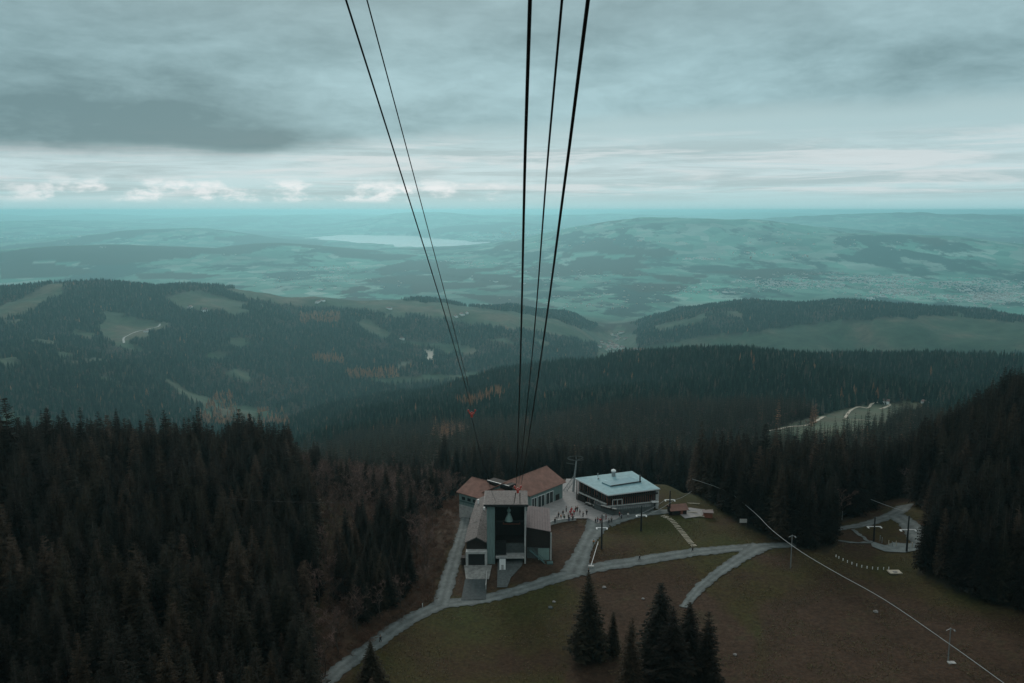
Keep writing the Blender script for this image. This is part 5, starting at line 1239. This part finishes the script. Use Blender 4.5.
# ------------------------------------------------------------------ far houses
def house(name, px, py, w_, l_, h_, rz, lab, cat='house', grp=None, r0=900, roofm='roof_far', big=False):
    q = ground(px, py, r0, 30000); e = empty(name, (q.x, q.y, q.z), R(rz)); tag(e, lab, cat, grp)
    B(e, 'wall', M['house_white'], [((-w_, -l_, -4), (w_, l_, h_))])
    mb = MB(); quad_slab(mb, [(-w_ - .6, -l_ - .6, h_ - .3), (0, -l_ - .6, h_ + w_ * .7), (0, l_ + .6, h_ + w_ * .7), (-w_ - .6, l_ + .6, h_ - .3)], .3); quad_slab(mb, [(.01, -l_ - .6, h_ + w_ * .7), (w_ + .6, -l_ - .6, h_ - .3), (w_ + .6, l_ + .6, h_ - .3), (.01, l_ + .6, h_ + w_ * .7)], .3)
    mb.build('roof', M[roofm], e)
    return e, q
for px, py, w_, l_, lab in [(204, 311, 14, 16, 'white farmhouse at the end of the track on the upper left pasture'), (190, 308, 9, 16, 'dark roofed barn left of the farmhouse on the upper left pasture'),
        (318, 302.5, 9, 20, 'farmhouse on the long plateau pasture, left of a pair'), (323, 301, 8, 14, 'farmhouse on the long plateau pasture, right of a pair'), (389, 309, 8, 18, 'small barn in the middle of the plateau pasture'),
        (462, 315, 9, 16, 'white farmhouse at the right of the plateau pasture beside the left ropes'), (456, 317, 8, 12, 'white outbuilding lower left of the farmhouse by the left ropes'), (467, 313.5, 7, 10, 'smallest farm building by the left ropes'),
        (402, 339.5, 8, 12, 'white house at the forest edge below the plateau'), (146, 332, 6, 12, 'barn on the curved track of the left pasture')]:
    house('farmhouse', px, py, w_, l_, 8, random.uniform(0, 180), lab, 'farmhouse', None, 2800)
house('farmhouse', 925, 403.5, 3.5, 5, 3.5, 20, 'small hut at the top of the right hand forest clearing', 'farmhouse', None, 900)
house('farmhouse', 886, 403.5, 4, 5, 5, 60, 'tiny hut above the curved road in the right hand forest clearing', 'farmhouse', None, 900)
random.seed(9)
vil = [(609 + random.gauss(6, 7), 347 + random.gauss(0, 3.0)) for _ in range(34)] + [(618 + random.gauss(0, 2.5), 340 - i) for i in range(8)] + [(640 + random.gauss(0, 7), 351.5 + random.gauss(0, .8)) for _ in range(8)]
hp0 = None
for i, (px, py) in enumerate(vil):
    if hp0 is None:
        hp0, q = house('village_house', px, py, 9, 13, 9, 0, 'white village house crowded in the gorge between the two hills', 'house', 'village houses in the gorge', 3600); continue
    q = ground(px, py, 3600, 9000); c = copy_tree(hp0); c.location = q; c.rotation_euler = (0, 0, random.uniform(0, 3.1)); s_ = random.uniform(.55, 1.15); c.scale = (s_, s_ * random.uniform(.8, 1.3), s_)
ch, q = house('church', 883, 297, 9, 22, 14, 100, 'white church with a tall pointed tower beyond the right hand hill', 'church', None, 6900)
B(ch, 'tower', M['house_white'], [((-6, 24, -4), (6, 36, 34))]); mb = MB(); mb.prism([(-6.5, 23.5, 34.01), (6.5, 23.5, 34.01), (6.5, 36.5, 34.01), (-6.5, 36.5, 34.01)], [(-.1, 29.9, 60), (.1, 29.9, 60), (.1, 30.1, 60), (-.1, 30.1, 60)]); mb.build('spire', M['roof_far'], ch)
# town and scattered villages on the plain
hs_ = []
for i, (w_, l_, h_, wm) in enumerate([(7, 9, 9, 'house_white'), (8, 14, 10, 'house_white'), (22, 40, 9, 'house_white'), (9, 13, 26, 'pale_fabric')]):
    mb = MB(); mb.box((-w_, -l_, -6), (w_, l_, h_), 0)
    if i < 2: quad_slab(mb, [(-w_ - .6, -l_, h_ + .01), (0, -l_, h_ + w_ * .6), (0, l_, h_ + w_ * .6), (-w_ - .6, l_, h_ + .01)], .3, 1); quad_slab(mb, [(.01, -l_, h_ + w_ * .6), (w_ + .6, -l_, h_ + .01), (w_ + .6, l_, h_ + .01), (.01, l_, h_ + w_ * .6)], .3, 1)
    else: mb.box((-w_ + .4, -l_ + .4, h_ + .01), (w_ - .4, l_ - .4, h_ + .5), 1)
    hs_.append(mb.mesh('town_house', [M[wm], M['roof_far'] if i < 2 else M['concrete']]))
libh = library('town_shapes', hs_)
cl = [(940, 280, 95, 8, 1500), (860, 274, 60, 6, 700), (800, 283, 60, 5, 500), (990, 296, 50, 6, 700), (900, 292, 40, 5, 350), (690, 261, 28, 3, 340), (725, 268, 25, 3, 180), (330, 280, 60, 8, 120), (560, 270, 80, 14, 160), (330, 268, 25, 2, 90),
      (70, 250, 50, 4, 180), (490, 236, 60, 4, 320), (620, 245, 90, 8, 200), (780, 252, 90, 6, 240), (200, 262, 120, 10, 160), (480, 262, 40, 4, 110), (600, 328, 14, 1.0, 24), (600, 300, 60, 8, 60), (800, 240, 120, 6, 200), (700, 290, 50, 6, 70), (40, 238, 60, 3, 80), (560, 229, 60, 3, 160)]
P_, I_, S_ = [], [], []
for cx_, cy_, sx_, sy_, n in cl:
    a = np.clip(rng.normal(cx_, sx_ * .55, n), -80, 1110); b2 = rng.normal(cy_, sy_ * .6, n)
    d = np.stack([(a - CX) / F, cP + (CY - b2) / F * sP, -sP + (CY - b2) / F * cP], 1); t = (-745 - H) / d[:, 2]; x = d[:, 0] * t; y = d[:, 1] * t
    for _ in range(4): z = zterr(x, y); t = (z - H) / d[:, 2]; x = d[:, 0] * t; y = d[:, 1] * t
    ok = (d[:, 2] < -.02) & (np.hypot(x, y) > 6600) & (np.hypot(x, y) < 40000) & ((fbm(x / 420, y / 420, 99, 3) > -.12) | (n < 100)) & ~inpoly(x, y, [(p.x, p.y) for p in lk])
    far = np.hypot(x, y); u_ = rng.random(n); id_ = np.where(u_ < .55, 0, np.where(u_ < .90, 1, np.where(u_ < .96, 2, 3)))
    P_.append(np.stack([x, y, z], 1)[ok]); I_.append(id_[ok]); s_ = rng.uniform(.5, .95, n) * np.clip(far / 14000, 1, 1.8); S_.append(np.stack([s_, s_, s_ * .9], 1)[ok])
scatter('town', libh, np.concatenate(P_), np.concatenate(I_), np.concatenate(S_), 'distant town and villages scattered over the plain', 'town', None)
# ------------------------------------------------------------------ haze, sky, sun
def add_haze():
    mb = MB(); mb.box((-96000, -96000, -800), (96000, 96000, 133))
    hz = bpy.data.materials.new('haze_air'); hz.use_nodes = True; n = hz.node_tree.nodes; n.clear()
    out = n.new('ShaderNodeOutputMaterial'); pv = n.new('ShaderNodeVolumePrincipled')
    pv.inputs['Color'].default_value = (.46, .86, .93, 1); pv.inputs['Density'].default_value = 4.7e-5
    pv.inputs['Anisotropy'].default_value = 0.55
    hz.node_tree.links.new(pv.outputs[0], out.inputs['Volume'])
    o = mb.build('haze', hz); tag(o, kind='stuff'); return o
add_haze()

SUN_AZ, SUN_EL = R(-9), R(26)         # azimuth from +Y towards +X
w = bpy.data.worlds.new('World'); sc.world = w; w.use_nodes = True; N = w.node_tree.nodes; L = w.node_tree.links; N.clear()
out = N.new('ShaderNodeOutputWorld'); tc = N.new('ShaderNodeTexCoord'); sx = N.new('ShaderNodeSeparateXYZ'); L.new(tc.outputs['Generated'], sx.inputs[0])
def mth(op, a, b=None, clamp=False):
    n = N.new('ShaderNodeMath'); n.operation = op; n.use_clamp = clamp
    for i, v in enumerate((a, b)):
        if v is None: continue
        if hasattr(v, 'is_linked'): L.new(v, n.inputs[i])
        else: n.inputs[i].default_value = v
    return n.outputs[0]
az = mth('MULTIPLY', mth('ARCTAN2', sx.outputs[0], sx.outputs[1]), 180 / math.pi)
el = mth('MULTIPLY', mth('ARCSINE', sx.outputs[2]), 180 / math.pi)
def wn_(sa, se, detail=6, rough=.6, dist=0.0, off=0.0, seed=0.0):
    cb = N.new('ShaderNodeCombineXYZ'); L.new(mth('MULTIPLY', az, sa), cb.inputs[0]); L.new(mth('ADD', mth('MULTIPLY', el, se), off), cb.inputs[1]); cb.inputs[2].default_value = seed
    n = N.new('ShaderNodeTexNoise'); n.inputs['Scale'].default_value = 1; n.inputs['Detail'].default_value = detail; n.inputs['Roughness'].default_value = rough; n.inputs['Distortion'].default_value = dist
    L.new(cb.outputs[0], n.inputs[0]); return n.outputs['Fac']
def mr(v, a, b_, c_=0.0, d_=1.0, smooth=True):
    n = N.new('ShaderNodeMapRange'); n.interpolation_type = 'SMOOTHSTEP' if smooth else 'LINEAR'
    L.new(v, n.inputs[0])
    for i, q in enumerate((a, b_, c_, d_)): n.inputs[i + 1].default_value = q
    return n.outputs[0]
# base brightness by height above the horizon: bright slot low down, grey deck above, brighter zenith
base = N.new('ShaderNodeValToRGB'); cr = base.color_ramp
stops = [(0.0, (.36, .62, .66)), (.010, (.44, .66, .69)), (.024, (.51, .70, .73)), (.040, (.57, .725, .755)), (.058, (.53, .69, .72)), (.09, (.43, .60, .63)), (.14, (.38, .51, .53)), (.22, (.33, .46, .48)), (.45, (.50, .58, .60)), (1, (.62, .68, .70))]
while len(cr.elements) < len(stops): cr.elements.new(.5)
for e, (p, c_) in zip(cr.elements, stops): e.position = p; e.color = (*c_, 1)
zc = mth('MAXIMUM', sx.outputs[2], 0.0); L.new(zc, base.inputs[0])
col = base.outputs[0]
# horizontal streaks in the slot
st = mr(wn_(.08, 1.3, 8, .68, .6, seed=3.3), .38, .62, 0.0, 1.0)
slot = mth('MULTIPLY', mr(el, .3, 1.2), mth('SUBTRACT', 1.0, mr(el, 3.6, 5.6)))
col = mixc(N, L, mth('MULTIPLY', mth('MULTIPLY', st, slot), .55), col, (.33, .44, .46))
st2 = mr(wn_(.07, 1.0, 8, .66, .5, off=4.0, seed=9.1), .47, .62)
col = mixc(N, L, mth('MULTIPLY', mth('MULTIPLY', st2, slot), .8), col, (.66, .735, .755))
# the big grey cloud bank, heaviest upper left, its lower edge wavy
edge = mth('ADD', mth('MULTIPLY', mth('SUBTRACT', wn_(.12, .3, 6, .6, seed=1.0), .5), 1.5), mr(az, -17, 12, 3.05, 6.0, False))
bankm = mr(mth('SUBTRACT', el, edge), -.3, 1.1)
mot = mr(wn_(.30, .85, 8, .66, .25, seed=12.0), .30, .70, -.17, .17, False)
dk = mth('MULTIPLY', mth('SUBTRACT', 1.0, mr(az, -24, -3)), mth('SUBTRACT', 1.0, mr(el, 5, 15)))
lum = mth('SUBTRACT', mth('ADD', mot, mr(wn_(.07, .20, 6, .55, .3, seed=5.0), .30, .66, .25, 1.0, False)), mth('MULTIPLY', dk, .62))
cloudc = mixc(N, L, mth('MAXIMUM', lum, 0.0), (.14, .245, .27), (.39, .585, .63))
soft = mr(el, 8.5, 13.5, 0.0, .4)
cloudc = mixc(N, L, soft, cloudc, (.31, .42, .445))
vis = mth('MULTIPLY', bankm, mth('SUBTRACT', 1.0, mr(el, 18, 40)))
col = mixc(N, L, mth('MULTIPLY', vis, .92), col, cloudc)
# cumulus tops low on the left
pn_ = wn_(.42, 1.0, 7, .62, .1, seed=2.7)
pm = mth('MULTIPLY', mr(pn_, .46, .66), mth('MULTIPLY', mth('MULTIPLY', mr(el, .35, .8), mth('SUBTRACT', 1.0, mr(el, 1.4, 2.3))), mth('MULTIPLY', mr(az, -34, -27), mth('SUBTRACT', 1.0, mr(az, -6, 4)))))
col = mixc(N, L, mth('MULTIPLY', pm, .9), col, (.86, .89, .90))
sky = N.new('ShaderNodeTexSky'); sky.sky_type = 'NISHITA'; sky.sun_disc = False; sky.sun_elevation = SUN_EL; sky.sun_rotation = SUN_AZ
b1 = N.new('ShaderNodeBackground'); b1.inputs[1].default_value = .05; L.new(sky.outputs[0], b1.inputs[0])
b2 = N.new('ShaderNodeBackground'); b2.inputs[1].default_value = 1.0; L.new(col, b2.inputs[0])
ms = N.new('ShaderNodeMixShader'); ms.inputs[0].default_value = .97; L.new(b1.outputs[0], ms.inputs[1]); L.new(b2.outputs[0], ms.inputs[2]); L.new(ms.outputs[0], out.inputs[0])
w.cycles.sampling_method = 'MANUAL'; w.cycles.sample_map_resolution = 512

sl = bpy.data.lights.new('sun', 'SUN'); sl.energy = 1.35; sl.angle = R(15); sl.color = (1, .95, .88)
so = bpy.data.objects.new('sun', sl); COL.objects.link(so)
dv = Vector((math.sin(SUN_AZ) * math.cos(SUN_EL), math.cos(SUN_AZ) * math.cos(SUN_EL), math.sin(SUN_EL)))
so.rotation_euler = dv.to_track_quat('Z', 'Y').to_euler(); so.location = (0, 0, 400)

sc.view_settings.view_transform = 'Standard'; sc.view_settings.look = 'None'; sc.view_settings.gamma = 1; sc.view_settings.exposure = 0
sc.render.engine = 'CYCLES'; sc.cycles.use_denoising = True; sc.cycles.volume_bounces = 1; sc.cycles.max_bounces = 5
sc.cycles.diffuse_bounces = 2; sc.cycles.glossy_bounces = 2; sc.cycles.transparent_max_bounces = 6
